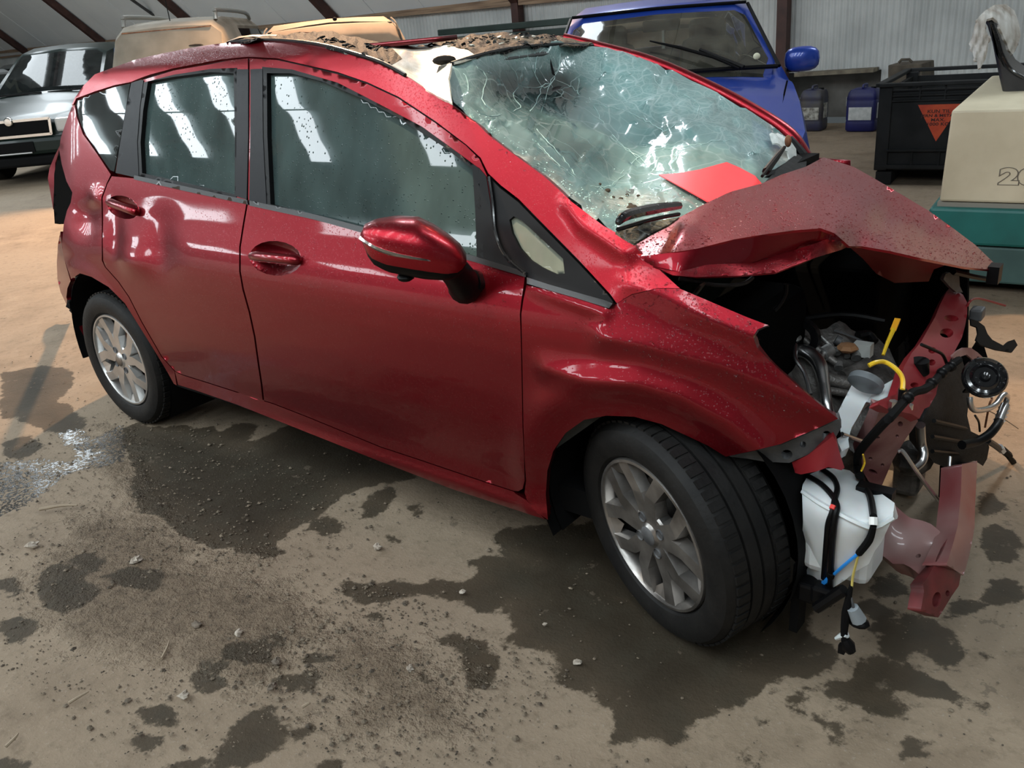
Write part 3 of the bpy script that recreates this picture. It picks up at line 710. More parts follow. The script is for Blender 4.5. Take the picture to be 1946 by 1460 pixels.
f_roof = ctrl(rc+[(530,66,'y',.15),(575,63,'y',.35),(610,60,'y',.40),(640,64,'y',.38),(700,77,'y',.33),(735,84,'y',.33),(790,90,'y',.40),(860,80,'y',.52),(935,64,'y',.56),(1010,63,'y',.58),(1072,70,'y',.60),(1127,86,'y',.57),(1060,84,'y',.35),(1000,88,'y',.06),(950,95,'y',-.17),(905,106,'y',-.36),(858,122,'y',-.52),(650,80,'y',-.2),(760,110,'y',-.30)])
def crumple(A, s1=23., s2=37.):
    def g(V, P):
        P = P.copy(); x, y = P[:, 0], P[:, 1]
        P[:, 2] += A*(np.sin(x*s1+3*np.sin(y*9))*np.cos(y*s2+2*np.sin(x*7))+.5*np.sin(x*61+y*43)); return P
    return g
m_cream = noisy(mat('glass_dust_glare', (.8, .76, .62), .3, Coat_Weight=.5), (.62, .58, .45), (.86, .84, .74), 30, 5, bump=.25)  # cream glass dust, with the white glare on the roof put into its colour
roofA = [(440,80),(470,72),(530,66),(560,62),(610,60),(640,61),(650,66),(690,73),(735,83),(750,96),(765,112),(745,124),(728,120),(670,101),(613,86),(555,78),(500,76)]
m_panoA = m_pano.copy(); _n = m_panoA.node_tree.nodes[dust.node.name]; _n.inputs[1].default_value = .80; _n.inputs[2].default_value = 1.02
fit_panel('sunroof_glass', roofA, f_roof, m_panoA, car, step=7, mod=crumple(.005))
roofB = [(735,83),(790,88),(850,86),(890,96),(905,106),(858,121),(852,150),(858,195),(830,182),(808,168),(770,143),(745,124),(765,112),(750,96)]
fit_panel('roof_panel', roofB, f_roof, m_cream, car, step=7, mod=crumple(.0015))
roofC = [(790,88),(820,82),(835,78),(900,67),(935,64),(1010,63),(1050,66),(1072,71),(1127,86),(1060,84),(1000,89),(950,96),(905,106),(890,96),(850,86)]
fit_panel('sunroof_glass', roofC, f_roof, m_pano, car, step=6, mod=crumple(.007))
# loose shards standing on the caved roof
for k in range(110):
    u = random.random(); px_, py_ = (random.uniform(590, 740), 0) if k < 40 else (random.uniform(850, 1060), 0)
    py_ = (64+(px_-590)*.16+random.uniform(2, 14)) if k < 40 else (68+random.uniform(0, 17)-(1 if px_ > 900 else -6))
    V = np.array([[px_, py_]]); P = to3(V, 1/f_roof(V))[0]; r = random.uniform(.005, .013)
    n = random.randint(4, 6); a0 = random.random()*6; tl = Vector((random.uniform(-.5, .5), random.uniform(-.5, .5), 1)).normalized()
    Mx = Matrix.Translation(Vector(P)+Vector((0, 0, .003))) @ tl.to_track_quat('Z', 'Y').to_matrix().to_4x4()
    pg = [(r*random.uniform(.6, 1.2)*math.cos(a0+i*6.283/n), r*random.uniform(.6, 1.2)*math.sin(a0+i*6.283/n)) for i in range(n)]
    mb = MB(); mb.add([(x, y, -.002) for x, y in pg]+[(x, y, .002) for x, y in pg], [tuple(range(n))[::-1], tuple(range(n, 2*n))]+[(i, (i+1) % n, (i+1) % n+n, i+n) for i in range(n)], Mx)
    mb.build('glass_shard', m_panoA if k < 40 else (m_pano if k % 6 else m_cream), car)
MB().tube([side(x, y, -.004) for x, y in DITCH[:-1]], .006, 6, smooth=3).build('roof_gutter_strip', m_black, car, True)
hp = [(770,143),(800,134),(858,121),(905,106),(950,95.5),(1000,88.5),(1060,84),(1127,86)]
V = np.array(hp, float); HP = to3(V, 1/f_roof(V))
MB().tube(HP[2:], .006, 6, smooth=3).build('windscreen_top_seal', m_black, car, True)
P = to3(np.array([[845., 123.]]), 1/f_roof(np.array([[845., 123.]])))[0]
MB().ball(P+[0, 0, .012], (.045, .02, .014), 10, 6).build('torn_rubber', m_blackm, car, True)
# rear spoiler edge / aerial base glimpsed over the roof
fs = ctrl([(440,78,'s'),(380,86,'s'),(480,70,'y',-.25),(530,66,'y',.12),(600,60,'y',.35)])
fit_panel('roof_rear_glass', [(430,80),(455,72),(480,69),(520,72),(535,70),(530,66),(480,66),(455,69),(440,75)], fs, m_black, car, step=5)
# ---- windscreen
m_ws = bpy.data.materials.new('windscreen_cracked'); m_ws.use_nodes = True; P = pb(m_ws)
tcg = nd(m_ws, 'ShaderNodeTexCoord'); ov = tcg.outputs['Object']
nz1 = nd(m_ws, 'ShaderNodeTexNoise', Scale=6, Detail=2); lk(m_ws, ov, nz1.inputs['Vector'])
mm = nd(m_ws, 'ShaderNodeMixRGB' if False else 'ShaderNodeVectorMath', operation='MULTIPLY_ADD'); lk(m_ws, nz1.outputs['Color'], mm.inputs[0]); mm.inputs[1].default_value = (.12, .12, .12); lk(m_ws, ov, mm.inputs[2])
def cracks(scale, w, anis=(1, 1, 1)):
    mp = nd(m_ws, 'ShaderNodeMapping'); mp.inputs['Scale'].default_value = anis; lk(m_ws, mm.outputs[0], mp.inputs['Vector'])
    v = nd(m_ws, 'ShaderNodeTexVoronoi', feature='DISTANCE_TO_EDGE', Scale=scale); lk(m_ws, mp.outputs[0], v.inputs['Vector'])
    return maprange(m_ws, v.outputs['Distance'], w, 0.)
zone = noise(m_ws, 2.6, 3, .6, ov)
def attr_(n_): return attr(m_ws, n_)
k1 = math_(m_ws, 'MULTIPLY', cracks(6.5, .028), .55); k2 = math_(m_ws, 'MULTIPLY', cracks(15, .055), maprange(m_ws, attr_('craze'), .25, .9, 0, .5))
k3 = math_(m_ws, 'MULTIPLY', cracks(46, .14), maprange(m_ws, attr_('craze'), .6, 1.0, 0, .3))
cr = math_(m_ws, 'MAXIMUM', k1, k2); cr = math_(m_ws, 'MAXIMUM', cr, k3, True)
haze0 = maprange(m_ws, math_(m_ws, 'ADD', zone, math_(m_ws, 'MULTIPLY', attr_('craze'), .35)), .38, .92, .36, .86)
haze = math_(m_ws, 'MULTIPLY', haze0, math_(m_ws, 'SUBTRACT', 1., attr_('clear')), True)
dustf = maprange(m_ws, math_(m_ws, 'ADD', attr_('dust'), math_(m_ws, 'MULTIPLY', noise(m_ws, 30, 5, .7, ov), .6)), .75, 1.1)
bc = mix(m_ws, cr, (.27, .47, .455), (.66, .85, .84)); bc = mix(m_ws, dustf, bc, (.56, .57, .50))
lk(m_ws, bc, P.inputs['Base Color']); P.inputs['Roughness'].default_value = .35
tr = nd(m_ws, 'ShaderNodeBsdfTransparent'); tr.inputs[0].default_value = (.38, .60, .60, 1)
op = math_(m_ws, 'MAXIMUM', math_(m_ws, 'MULTIPLY', cr, .8), haze); op = math_(m_ws, 'MAXIMUM', op, math_(m_ws, 'MULTIPLY', dustf, .92), True)
m1 = nd(m_ws, 'ShaderNodeMixShader'); lk(m_ws, op, m1.inputs[0]); lk(m_ws, tr.outputs[0], m1.inputs[1]); lk(m_ws, P.outputs[0], m1.inputs[2])
gl = nd(m_ws, 'ShaderNodeBsdfGlossy'); gl.inputs['Roughness'].default_value = .05; fr = nd(m_ws, 'ShaderNodeFresnel'); fr.inputs[0].default_value = 1.5
m2 = nd(m_ws, 'ShaderNodeMixShader'); lk(m_ws, fr.outputs[0], m2.inputs[0]); lk(m_ws, m1.outputs[0], m2.inputs[1]); lk(m_ws, gl.outputs[0], m2.inputs[2])
vb = nd(m_ws, 'ShaderNodeTexVoronoi', Scale=16); lk(m_ws, mm.outputs[0], vb.inputs['Vector'])
sb = nd(m_ws, 'ShaderNodeSeparateColor'); lk(m_ws, vb.outputs['Color'], sb.inputs[0])
bh = math_(m_ws, 'ADD', math_(m_ws, 'MULTIPLY', cr, .6), math_(m_ws, 'MULTIPLY', sb.outputs[0], .5))
bp = nd(m_ws, 'ShaderNodeBump', Strength=.15, Distance=.008); lk(m_ws, bh, bp.inputs['Height']); lk(m_ws, bp.outputs[0], gl.inputs['Normal']); lk(m_ws, bp.outputs[0], P.inputs['Normal'])
lk(m_ws, m2.outputs[0], [x for x in m_ws.node_tree.nodes if x.type == 'OUTPUT_MATERIAL'][0].inputs[0])
WSO = [(858,124),(905,107),(950,96.5),(1000,89.5),(1060,85),(1127,87),(1143,88),(1200,103),(1276,133),(1352,171),(1428,213),(1466,238),(1500,266),(1514,292),(1515,305),(1490,345),(1440,365),(1380,385),(1330,400),(1290,432),(1230,470),(1200,466),(1170,440),(1147,426),(1086,382),(1033,335),(964,285),(907,236),(862,194),(852,150)]
f_ws = ctrl([(858,124,'y',-.50),(905,107,'y',-.355),(1000,89.5,'y',.06),(1060,85,'y',.35),(1127,87,'y',.56),(1200,103,'y',.60),(1352,171,'y',.64),(1466,238,'y',.66),(1514,292,'y',.66),
             (862,194,'s',.01),(907,236,'s',.01),(964,285,'s',.01),(1033,335,'s',.01),(1086,382,'s',.01),(1147,426,'s',.01),(1190,462,'s',.01),
             (1490,345,'x',2.45),(1380,390,'x',2.52),(1290,432,'x',2.545),(1230,470,'x',2.55),
             (1150,270,'y',.03),(1010,180,'y',.0),(1250,330,'y',-.02),(1150,380,'y',-.42),(1300,240,'y',.30),(1050,250,'y',-.25),(1340,350,'y',-.12)])
def faceted(V, P):
    # broken sheets tilt a little against each other
    P = P.copy(); g = np.random.default_rng(3); S = g.uniform([860, 85], [1520, 460], (150, 2)); S = np.vstack([S, g.uniform([900, 85], [1300, 260], (60, 2))])
    d = ((V[:, None]-S[None])**2).sum(2); i = d.argmin(1)
    tl = g.normal(0, .00022, (len(S), 2)); P[:, 2] += ((V-S[i])*tl[i]).sum(1)
    return P
ws = fit_panel('windscreen', WSO, f_ws, m_ws, car, th=0, step=6, mod=faceted)
# per-vertex craze and dust amounts (broken where it was hit, dusty on the shelf at the foot)
pxs = []
for v in ws.data.vertices:
    d = np.array(v.co)-CAM; w = d@Fv; pxs.append((W/2+FPX*(d@Rv)/w, H/2-FPX*(d@Uv)/w))
pxs = np.array(pxs)
def blob(cx, cy, rx, ry): return np.exp(-((pxs[:, 0]-cx)/rx)**2-((pxs[:, 1]-cy)/ry)**2)
craze = np.clip(.25+.9*blob(1060, 110, 160, 30)+.8*blob(1350, 200, 150, 60)+.7*blob(900, 170, 60, 50)+.5*blob(1180, 160, 90, 60)+.6*blob(1440, 270, 80, 50)+.4*blob(1180, 330, 120, 60)-.35*blob(1080, 300, 90, 60), 0, 1)
dst = np.clip(.05+.75*blob(1200, 385, 130, 38)+.45*blob(1300, 300, 120, 20)+.5*blob(1060, 340, 40, 60)+.8*blob(1490, 290, 35, 35)+.5*blob(1000, 300, 60, 10)+.35*blob(950, 260, 30, 60)+sum(.7*blob(965+t*16, 292+t*12.5, 13, 9) for t in range(12)), 0, 1)
clr = np.clip(.85*blob(960, 165, 85, 48)+.85*blob(1065, 170, 50, 55)+.45*blob(1110, 300, 90, 30), 0, .88)
for n_, a_ in (('craze', craze), ('dust', dst), ('clear', clr)):
    t_ = ws.data.attributes.new(n_, 'FLOAT', 'POINT'); t_.data.foreach_set('value', a_.astype(np.float32))
def onws(px, py, off=.0):
    V = np.array([[px, py]], float); P = to3(V, 1/f_ws(V))[0]; return P+(CAM-P)/np.linalg.norm(CAM-P)*off
# the longest cracks as raised white splinter lines
m_crk = mat('crack_edge', (.42, .60, .58), .35)
CR = [[(1035,92),(1020,110),(1018,140),(1030,165),(1022,190),(1005,215)],[(1060,90),(1065,120),(1052,150),(1040,175),(1028,215)],[(950,100),(975,130),(985,160),(975,185),(990,205),(940,220),(905,215)],
      [(1045,160),(1010,168),(985,160)],[(1052,150),(1085,165),(1098,175)],[(1030,165),(1045,160),(1065,120)],[(1000,95),(1010,125),(1022,150)],[(905,125),(925,150),(915,185),(935,210)],
      [(1098,175),(1110,190),(1140,200),(1200,215),(1260,250)],[(1120,185),(1150,240),(1190,285),(1210,300),(1180,330)],[(1210,300),(1260,285),(1320,275),(1390,265)],[(1210,300),(1230,320),(1300,330)],
      [(1085,92),(1100,130),(1098,175)],[(1150,95),(1140,130),(1160,150),(1200,140)],[(1000,250),(1050,300),(1090,335),(1110,350)],[(1020,245),(1070,300),(1100,340)],[(1160,260),(1230,310)],
      [(1240,130),(1250,160),(1290,175)],[(1260,250),(1300,230),(1330,240)],[(1300,180),(1330,200),(1310,235)],[(880,140),(890,165),(875,190)],[(1110,350),(1150,355),(1190,330)]]
mb = MB()
for c in CR:
    n = resample(crsmooth(c, 4, False), 7, False); j = rng.normal(0, 1.3, n.shape); j[0] = j[-1] = 0
    mb.tube([onws(x, y, .003) for x, y in n+j], rng.uniform(.0004, .0015, len(n)), 4)
tag(mb.build('crack_line', m_crk, car), kind='stuff')
mb = MB()
for k in range(520):                           # crumbs of glass lying on the screen
    z = random.random()
    if z < .5: x, y = random.gauss(1180, 90), random.gauss(385, 18)
    elif z < .75: x, y = random.gauss(1030, 60), random.gauss(100, 12)
    else:
        t = random.random(); x, y = 870+t*330+random.gauss(6, 5), 200+t*255-random.gauss(3, 4)
    if not inside(np.array(WSO, float), np.array([[x, y]]))[0]: continue
    r = random.uniform(.0012, .0034); P_c = onws(x, y, r)
    mb.ball(P_c, (r, r, r*.7), 4, 2)
tag(mb.build('glass_crumbs', m_crk, car), kind='stuff')
m_dirt = mat('soil', (.04, .028, .018), .9)
for x, y, r in [(1202,396,.018),(1155,362,.010),(1180,378,.008),(1192,370,.006),(1165,375,.007),(1213,372,.006),(1293,393,.006),(1140,350,.006),(1198,389,.008),(1235,380,.004)]:
    MB().ball(onws(x, y, r*.5), (r, r*.7, r*.6), 7, 5).build('soil_clod', m_dirt, car)
# far windscreen pillar and the far door mirror patch seen through the glass
FP = [at(1072,72,y=.63), at(1143,90,y=.66), at(1240,118,y=.68), at(1352,168,y=.70), at(1440,216,y=.71), at(1500,258,y=.72), at(1528,300,y=.72)]
MB().tube(FP, [.018, .02, .022, .024, .026, .028, .03], 10, smooth=4).build('windscreen_pillar', m_redwet, car, True)
MB().tube([p+np.array([.0, -.035, -.008]) for p in FP], [.008]*7, 8, smooth=4).build('windscreen_side_seal', m_black, car, True)
MB().tube([at(1500,262,y=.69), at(1520,290,y=.70), at(1530,308,y=.70), at(1518,322,y=.66)], [.012, .02, .024, .014], 8, smooth=3).build('pillar_foot_trim', m_black, car, True)
f_w = ctrl([(1470,250,'y',.6),(1510,270,'y',.64),(1515,310,'y',.6),(1480,330,'y',.45),(1440,300,'y',.5)])
fit_panel('torn_interlayer', [(1462,258),(1478,250),(1500,262),(1513,283),(1514,305),(1500,316),(1490,312),(1501,300),(1497,284),(1480,276),(1468,272)], ctrl([(1462,258,'y',.52),(1500,262,'y',.60),(1514,305,'y',.58),(1490,312,'y',.50),(1480,276,'y',.5)]), noisy(mat('torn_film', (.7,.74,.72), .4), (.5,.55,.52), (.85,.88,.86), 20, 4, bump=.4), car, step=5, mod=crumple(.006, 60, 80))
# ---- bonnet: buckled sheet
HO = [(1204,461),(1246,437),(1288,415),(1348,383),(1390,364),(1447,349),(1485,332),(1531,317),(1565,299),(1622,317),(1656,336),(1700,362),(1764,400),(1813,435),(1854,466),(1885,496),(1903,512),(1883,513),(1834,508),(1751,491),(1690,477),(1638,468),(1614,468),(1599,474),(1549,490),(1508,505),(1475,518),(1405,524),(1323,527),(1278,523),(1241,506),(1215,490)]
HC = [(1204,461,'y',-.735),(1246,437,'y',-.64),(1288,415,'y',-.54),(1348,383,'y',-.37),(1390,364,'y',-.24),(1447,349,'y',-.08),(1485,332,'y',.10),(1531,317,'y',.32),(1565,299,'y',.55),(1622,317,'y',.62),(1700,362,'y',.62),(1764,400,'y',.58),(1813,435,'y',.52),(1854,466,'y',.44),(1903,512,'x',3.10),
      (1834,508,'x',3.065),(1751,491,'x',3.02),(1690,477,'x',2.965),(1638,468,'x',2.915),(1614,467,'x',2.895),
      (1599,475,'x',2.885),(1549,490,'y',-.50),(1508,505,'y',-.56),(1475,518,'y',-.615),(1405,524,'y',-.69),(1323,527,'y',-.755),(1278,523,'y',-.785),(1241,506,'y',-.795),(1215,490,'y',-.785),
      (1218,484,'y',-.80),(1270,478,'y',-.775),(1323,471,'y',-.735),(1395,453,'y',-.66),(1450,444,'y',-.60),(1508,437,'y',-.535),(1560,434,'y',-.48),(1585,442,'y',-.46),(1603,457,'y',-.44),
      (1344,503,'y',-.725),(1426,497,'y',-.635),(1508,472,'y',-.515),(1570,452,'y',-.435),
      (1300,440,'y',-.66),(1400,415,'y',-.50),(1500,385,'y',-.28),(1560,400,'y',-.30),(1600,370,'y',.08),(1680,420,'y',.12),(1650,445,'y',-.22),(1760,455,'y',.2)]
f_hood = ctrl(HC)
CR1 = [(1206,480,'y',-.785),(1218,487,'y',-.80),(1270,481,'y',-.775),(1323,473,'y',-.735),(1395,455,'y',-.66),(1450,446,'y',-.605),(1508,438,'y',-.535),(1560,434,'y',-.485),(1585,443,'y',-.465),(1603,458,'y',-.44),(1614,468,'x',2.895)]
CR2 = [(1241,506,'y',-.80),(1290,516,'y',-.785),(1344,503,'y',-.725),(1426,500,'y',-.635),(1508,476,'y',-.525),(1572,455,'y',-.465),(1603,458,'y',-.44)]
EDG = [(1614,468,'x',2.895),(1599,475,'x',2.885),(1549,490,'y',-.52),(1508,505,'y',-.58),(1475,518,'y',-.63),(1405,524,'y',-.71),(1323,527,'y',-.77),(1278,523,'y',-.795),(1241,506,'y',-.80)]
xy = lambda L: [(c[0], c[1]) for c in L]
TOPO = HO[:HO.index((1614,468))]+xy(CR1)[::-1]
side_c = {(c[0], c[1]) for c in HC[12+10:]}
f_top = ctrl([c for c in HC if (c[0], c[1]) in set(HO[:HO.index((1614,468))+1])]+CR1[:-1]+HC[-8:])
hood = fit_panel('bonnet', TOPO, f_top, m_redwet, car, th=.006, step=6)
fit_panel('bonnet_fold', xy(CR1)+xy(CR2)[::-1]+[(1215,491)], ctrl(CR1+CR2+[(1215,491,'y',-.80)]), m_red, car, th=.004, step=6)
fit_panel('bonnet_lip', xy(CR2)+xy(EDG)[:-1], ctrl(CR2+EDG), m_redwet, car, th=.004, step=6)
# folded-under front frame of the bonnet with its openings
f_hu = ctrl([(1614,470,'x',2.87),(1690,480,'x',2.93),(1751,495,'x',2.98),(1834,512,'x',3.02),(1640,500,'x',2.84),(1700,540,'x',2.86),(1770,540,'x',2.92)])
fit_panel('bonnet_inner_frame', [(1616,471),(1690,480),(1751,494),(1800,503),(1775,512),(1765,535),(1700,538),(1665,520),(1640,492)], f_hu, m_redflat, car, step=8)
MB().tube([at(1812,517,x=3.02), at(1850,526,x=3.05), at(1885,532,x=3.08), at(1900,526,x=3.10)], .008, 6).build('bonnet_edge_strip', m_black, car)
MB().box(at(1890,520,x=3.10), (.03,.05,.05)).build('bonnet_corner_block', m_black, car)
# ---- standing beads of water on the upward faces
m_bead = mat('water_bead', (.9, .9, .9), .02, 0, Transmission_Weight=1.0, IOR=1.33)
def beads(nm, poly, fn, n, parent, rmax=.0034, nrm_=(0, 0, 1)):
    poly = np.array(poly, float); lo, hi = poly.min(0), poly.max(0); q = rng.uniform(lo, hi, (n*4, 2)); q = q[inside(poly, q)][:n]
    if not len(q): return
    P = fn(q); mb = MB(); ring = [(math.cos(a), math.sin(a)) for a in np.linspace(0, 2*math.pi, 7)[:-1]]
    for p_ in P:
        r = min(rmax, .0009+random.expovariate(1/.0007)); sx, sy = r*random.uniform(.8, 1.3), r*random.uniform(.8, 1.3); z = Vector(nrm_).normalized(); Mx = Matrix.Translation(Vector(p_)) @ z.to_track_quat('Z', 'Y').to_matrix().to_4x4()
        mb.add([(a*sx, b_*sy, -.0002) for a, b_ in ring]+[(a*sx*.72, b_*sy*.72, r*.42) for a, b_ in ring]+[(0, 0, r*.58)], [(i, (i+1) % 6, (i+1) % 6+6, i+6) for i in range(6)]+[(i+6, (i+1) % 6+6, 12) for i in range(6)], Mx)
    me = bpy.data.meshes.new(nm); me.from_pydata(mb.v, [], mb.f); me.update(); tag(link(nm, me, m_bead, parent), kind='stuff')
beads('water_beads', TOPO, lambda q: to3(q, 1/f_top(q)), 4200, car)
beads('water_beads', xy(CR2)+xy(EDG)[:-1], lambda q: to3(q, 1/ctrl(CR2+EDG)(q)), 500, car)
beads('water_beads', [(230,122),(360,93),(500,78),(613,88),(728,122),(860,202),(1033,336),(1147,430),(1200,464),(1180,480),(1110,420),(1000,330),(850,215),(700,130),(600,98),(470,90),(300,113)], lambda q: to3(q, side_depth(q[:, 0], q[:, 1])), 1500, car, .003, (0, -.5, 1))
beads('water_beads', [(1180,470),(1290,548),(1450,620),(1440,660),(1560,780),(1480,800),(1250,700),(1060,620),(1180,580)], lambda q: to3(q, side_depth(q[:, 0], q[:, 1])), 1100, car, .0026, (0, -.8, .6))
beads('water_beads', [(475,400),(690,450),(690,520),(860,560),(995,540),(990,700),(700,620),(470,520)], lambda q: to3(q, side_depth(q[:, 0], q[:, 1])), 450, car, .0022, (0, -1, .3))
# ---- wiper and cowl
m_cowl = noisy(mat('cowl', (.01,.01,.011), .6, 0, Specular_IOR_Level=.15), (.006,.006,.006), (.02,.02,.02), 30)
fc = ctrl([(1175,440,'x',2.56),(1290,420,'x',2.62),(1500,340,'x',2.50),(1520,305,'x',2.42),(1300,480,'x',2.7),(1450,420,'x',2.7)])
fit_panel('cowl_panel', [(1170,440),(1204,429),(1240,421),(1290,413),(1272,426),(1240,442),(1206,462),(1185,450)], fc, m_pano, car, step=8)
fit_panel('cowl_panel', [(1449,351),(1475,324),(1500,303),(1515,292),(1533,305),(1532,320),(1487,336)], fc, m_cowl, car, step=8)
wp = [at(1174,436,x=2.585), at(1190,430,x=2.585), at(1240,417,x=2.565), at(1290,407,x=2.55)]
MB().tube([wp[0]+[0,0,.012], wp[1]+[0,0,.022], wp[2]+[0,0,.022], wp[3]+[0,0,.02]], [.006,.012,.013,.010], 8, smooth=4).build('wiper_arm', m_gloss, car, True)
MB().tube([wp[0], wp[2]+[0,0,.0], wp[3]], .005, 6, smooth=4).build('wiper_blade', m_black, car, True)
MB().tube([at(1455,345,x=2.47)+[0,0,.03], at(1475,318,x=2.45)+[0,0,.03], at(1490,298,x=2.42)+[0,0,.03]], [.012,.010,.006], 8).build('wiper_arm', m_black, car, True)
MB().tube([at(1448,348,x=2.49)+[0,0,.02], at(1487,297,x=2.45)+[0,0,.02]], .005, 6).build('wiper_blade', m_black, car, True)
MB().ball(at(1497,286,x=2.42)+[0,0,.03], (.012,.012,.02), 8, 6).build('rusty_wiper_nut', m_rust, car, True)
# ---- door mirror
def mirror():
    A = at(687, 450, y=-1.06); B = at(884, 460, y=-.90); ax = B-A; L = np.linalg.norm(ax); ax /= L
    upv = np.array([0, 0, 1.]); dpt = np.cross(ax, upv); dpt /= np.linalg.norm(dpt)
    if dpt@(CAM-A) < 0: dpt = -dpt
    nrm_ = np.cross(ax, upv); nrm_ /= np.linalg.norm(nrm_)
    def hit(px, py):
        d = rayd(px, py); t = ((A-CAM)@nrm_)/(d@nrm_); P = CAM+d*t; return (P-A)@ax, P[2]-A[2]
    top = [hit(*q) for q in [(687,442),(693,427),(720,412),(760,401),(800,397),(830,408),(858,425),(876,440),(883,456)]]
    bot = [hit(*q) for q in [(687,452),(692,474),(700,497),(730,508),(800,511),(840,508),(865,498),(877,482),(884,464)]]
    S = np.linspace(0, 1, 22); T = np.array(top); Bt = np.array(bot)
    s0, s1 = T[0, 0], T[-1, 0]
    mid_ = [hit(*q) for q in [(687,448),(720,458),(800,466),(860,464),(884,460)]]; Md = np.array(mid_)
    n = 28; V = []
    for s in S:
        q = s0+(s1-s0)*s; zt_ = np.interp(q, T[:, 0], T[:, 1]); zb = np.interp(q, Bt[:, 0], Bt[:, 1]); c = (zt_+zb)/2; h = max((zt_-zb)/2, .003)
        dd = .078*math.sqrt(max(0, 1-(2*s-1.04)**2/1.12))+.004
        for k in range(n):
            a = 2*math.pi*k/n; ca, sa = math.cos(a), math.sin(a)
            V.append(A+ax*q+upv*(c+h*math.copysign(abs(sa)**.8, sa))+dpt*dd*math.copysign(abs(ca)**.75, ca))
    V = np.array(V); F1, F2, F3 = [], [], []
    for i in range(len(S)-1):
        for k in range(n):
            a = i*n+k; b_ = i*n+(k+1) % n; f = (a, b_, b_+n, a+n)
            an = (k+.5)/n*2*math.pi; sa = math.sin(an)
            (F2 if sa < -.34 else F1).append(f)
    F1.append(tuple(range(n))[::-1]); F1.append(tuple((len(S)-1)*n+k for k in range(n)))
    m1_ = MB(); m1_.add(V, F1); h = m1_.build('door_mirror', m_redwet, car, True, 70)
    m2_ = MB(); m2_.add(V, F2); m2_.build('mirror_base', m_black, h, True, 70)
    ind = [hit(*q) for q in [(688,452),(715,458),(745,462),(775,463),(800,464),(818,465)]]
    pth = []
    for q, z in ind:
        s = (q-s0)/(s1-s0); dd = .078*math.sqrt(max(0, 1-(2*s-1.04)**2/1.12))+.004
        pth.append(A+ax*q+upv*(z+.004)+dpt*(dd*.97))
    MB().tube(pth, [.006,.006,.006,.005,.004,.002], 6, smooth=3).build('indicator_strip', m_chrome, h, True)
    MB().ball(A+ax*(hit(762,512)[0])+upv*hit(762,512)[1]+dpt*.02, (.022,.022,.012), 10, 6).build('camera_pod', m_black, h, True)
    MB().tube([at(850,500,y=-.95), at(868,520,y=-.90), at(882,540,y=-.86), at(884,545,y=-.84)], [.035,.038,.042,.045], 14, smooth=3).build('mirror_stalk', m_black, h, True)
    cup = [(848,512),(900,512),(912,528),(913,545),(900,560),(880,563),(862,556),(850,540),(843,525)]
    side_panel('mirror_foot', cup, m_black, h, off=-.018, step=6, gap=0, smooth=3, th=.03)
mirror()
# ---- underbody, inner arches, interior
MB().box((1.15, 0, .25), (3.0, 1.45, .08)).build('underbody', m_blackm, car)
MB().box((1.15, -.72, .30), (1.55, .10, .12)).build('underbody', m_blackm, car)
for cx, r in ((0., .365), (2.60, .350)):
    for sgn in (-1, 1):
        a0_ = -38 if cx < 1 else (-40 if sgn < 0 else 100)
        Mx = Matrix.Translation((cx, 0, .32))
        mb = MB(); mb.lathe([(r, sgn*(.79 if cx < 1 else .76)), (r, sgn*.50), (.05, sgn*.50), (.05, sgn*.495), (r+.012, sgn*.495), (r+.012, sgn*.79)], Mx, 30, math.radians(a0_), math.radians(192 if cx < 1 else 206))
        mb.build('wheel_arch_liner', m_blackm, car, True)
# far flank, mirrored from the near body surface
def farflank(name, x0, x1, z0, z1, mt, zf=None, hole=None, off=0.):
    X = np.linspace(x0, x1, 46); Z = np.linspace(z0, z1, 22); V = []; Fc = []
    for i, x in enumerate(X):
        for j, z in enumerate(Z):
            zz = z if zf is None else z0+(zf(x)-z0)*(j/21); V.append((x, float(Yf(x, zz))-off, zz))
    for i in range(45):
        for j in range(21):
            c = (X[i]+X[i+1])/2, (V[i*22+j][2]+V[i*22+j+1][2])/2
            if any(math.hypot(c[0]-cx, c[1]-.33) < .37 for cx in (0, 2.6)): continue
            Fc.append((i*22+j, (i+1)*22+j, (i+1)*22+j+1, i*22+j+1))
    me = bpy.data.meshes.new(name); me.from_pydata(V, [], Fc); me.update(); o = link(name, me, mt, car); s = o.modifiers.new('s', 'SOLIDIFY'); s.thickness = .012; return o
farflank('far_side_panel', -.6, 2.5, .20, 1.0, m_red, zf=lambda x: 1.06-.055*max(0, x))
farflank('far_wing', 2.5, 2.62, .30, .72, m_red)
farflank('far_side_window', -.15, 2.15, .98, 1.4, m_sideg, zf=lambda x: float(np.interp(x, [-.15,.3,.8,1.3,1.7,2.0,2.15], [1.30,1.37,1.37,1.37,1.30,1.19,1.12])), off=.02)
MB().tube([(-.35,.56,1.10),(-.1,.56,1.34),at(560,72,y=.5),at(640,78,y=.56),at(735,106,y=.58),at(800,110,y=.60),at(860,102,y=.61),at(935,86,y=.61),at(1010,79,y=.62),at(1072,76,y=.62)], .018, 8, smooth=4).build('far_roof_rail', m_red, car, True)
MB().beam((1.1,.74,1.02),(1.05,.62,1.44),.09,.03).build('far_pillar', m_black, car)
MB().beam((.3,.72,1.06),(.15,.61,1.42),.10,.03).build('far_pillar', m_black, car)
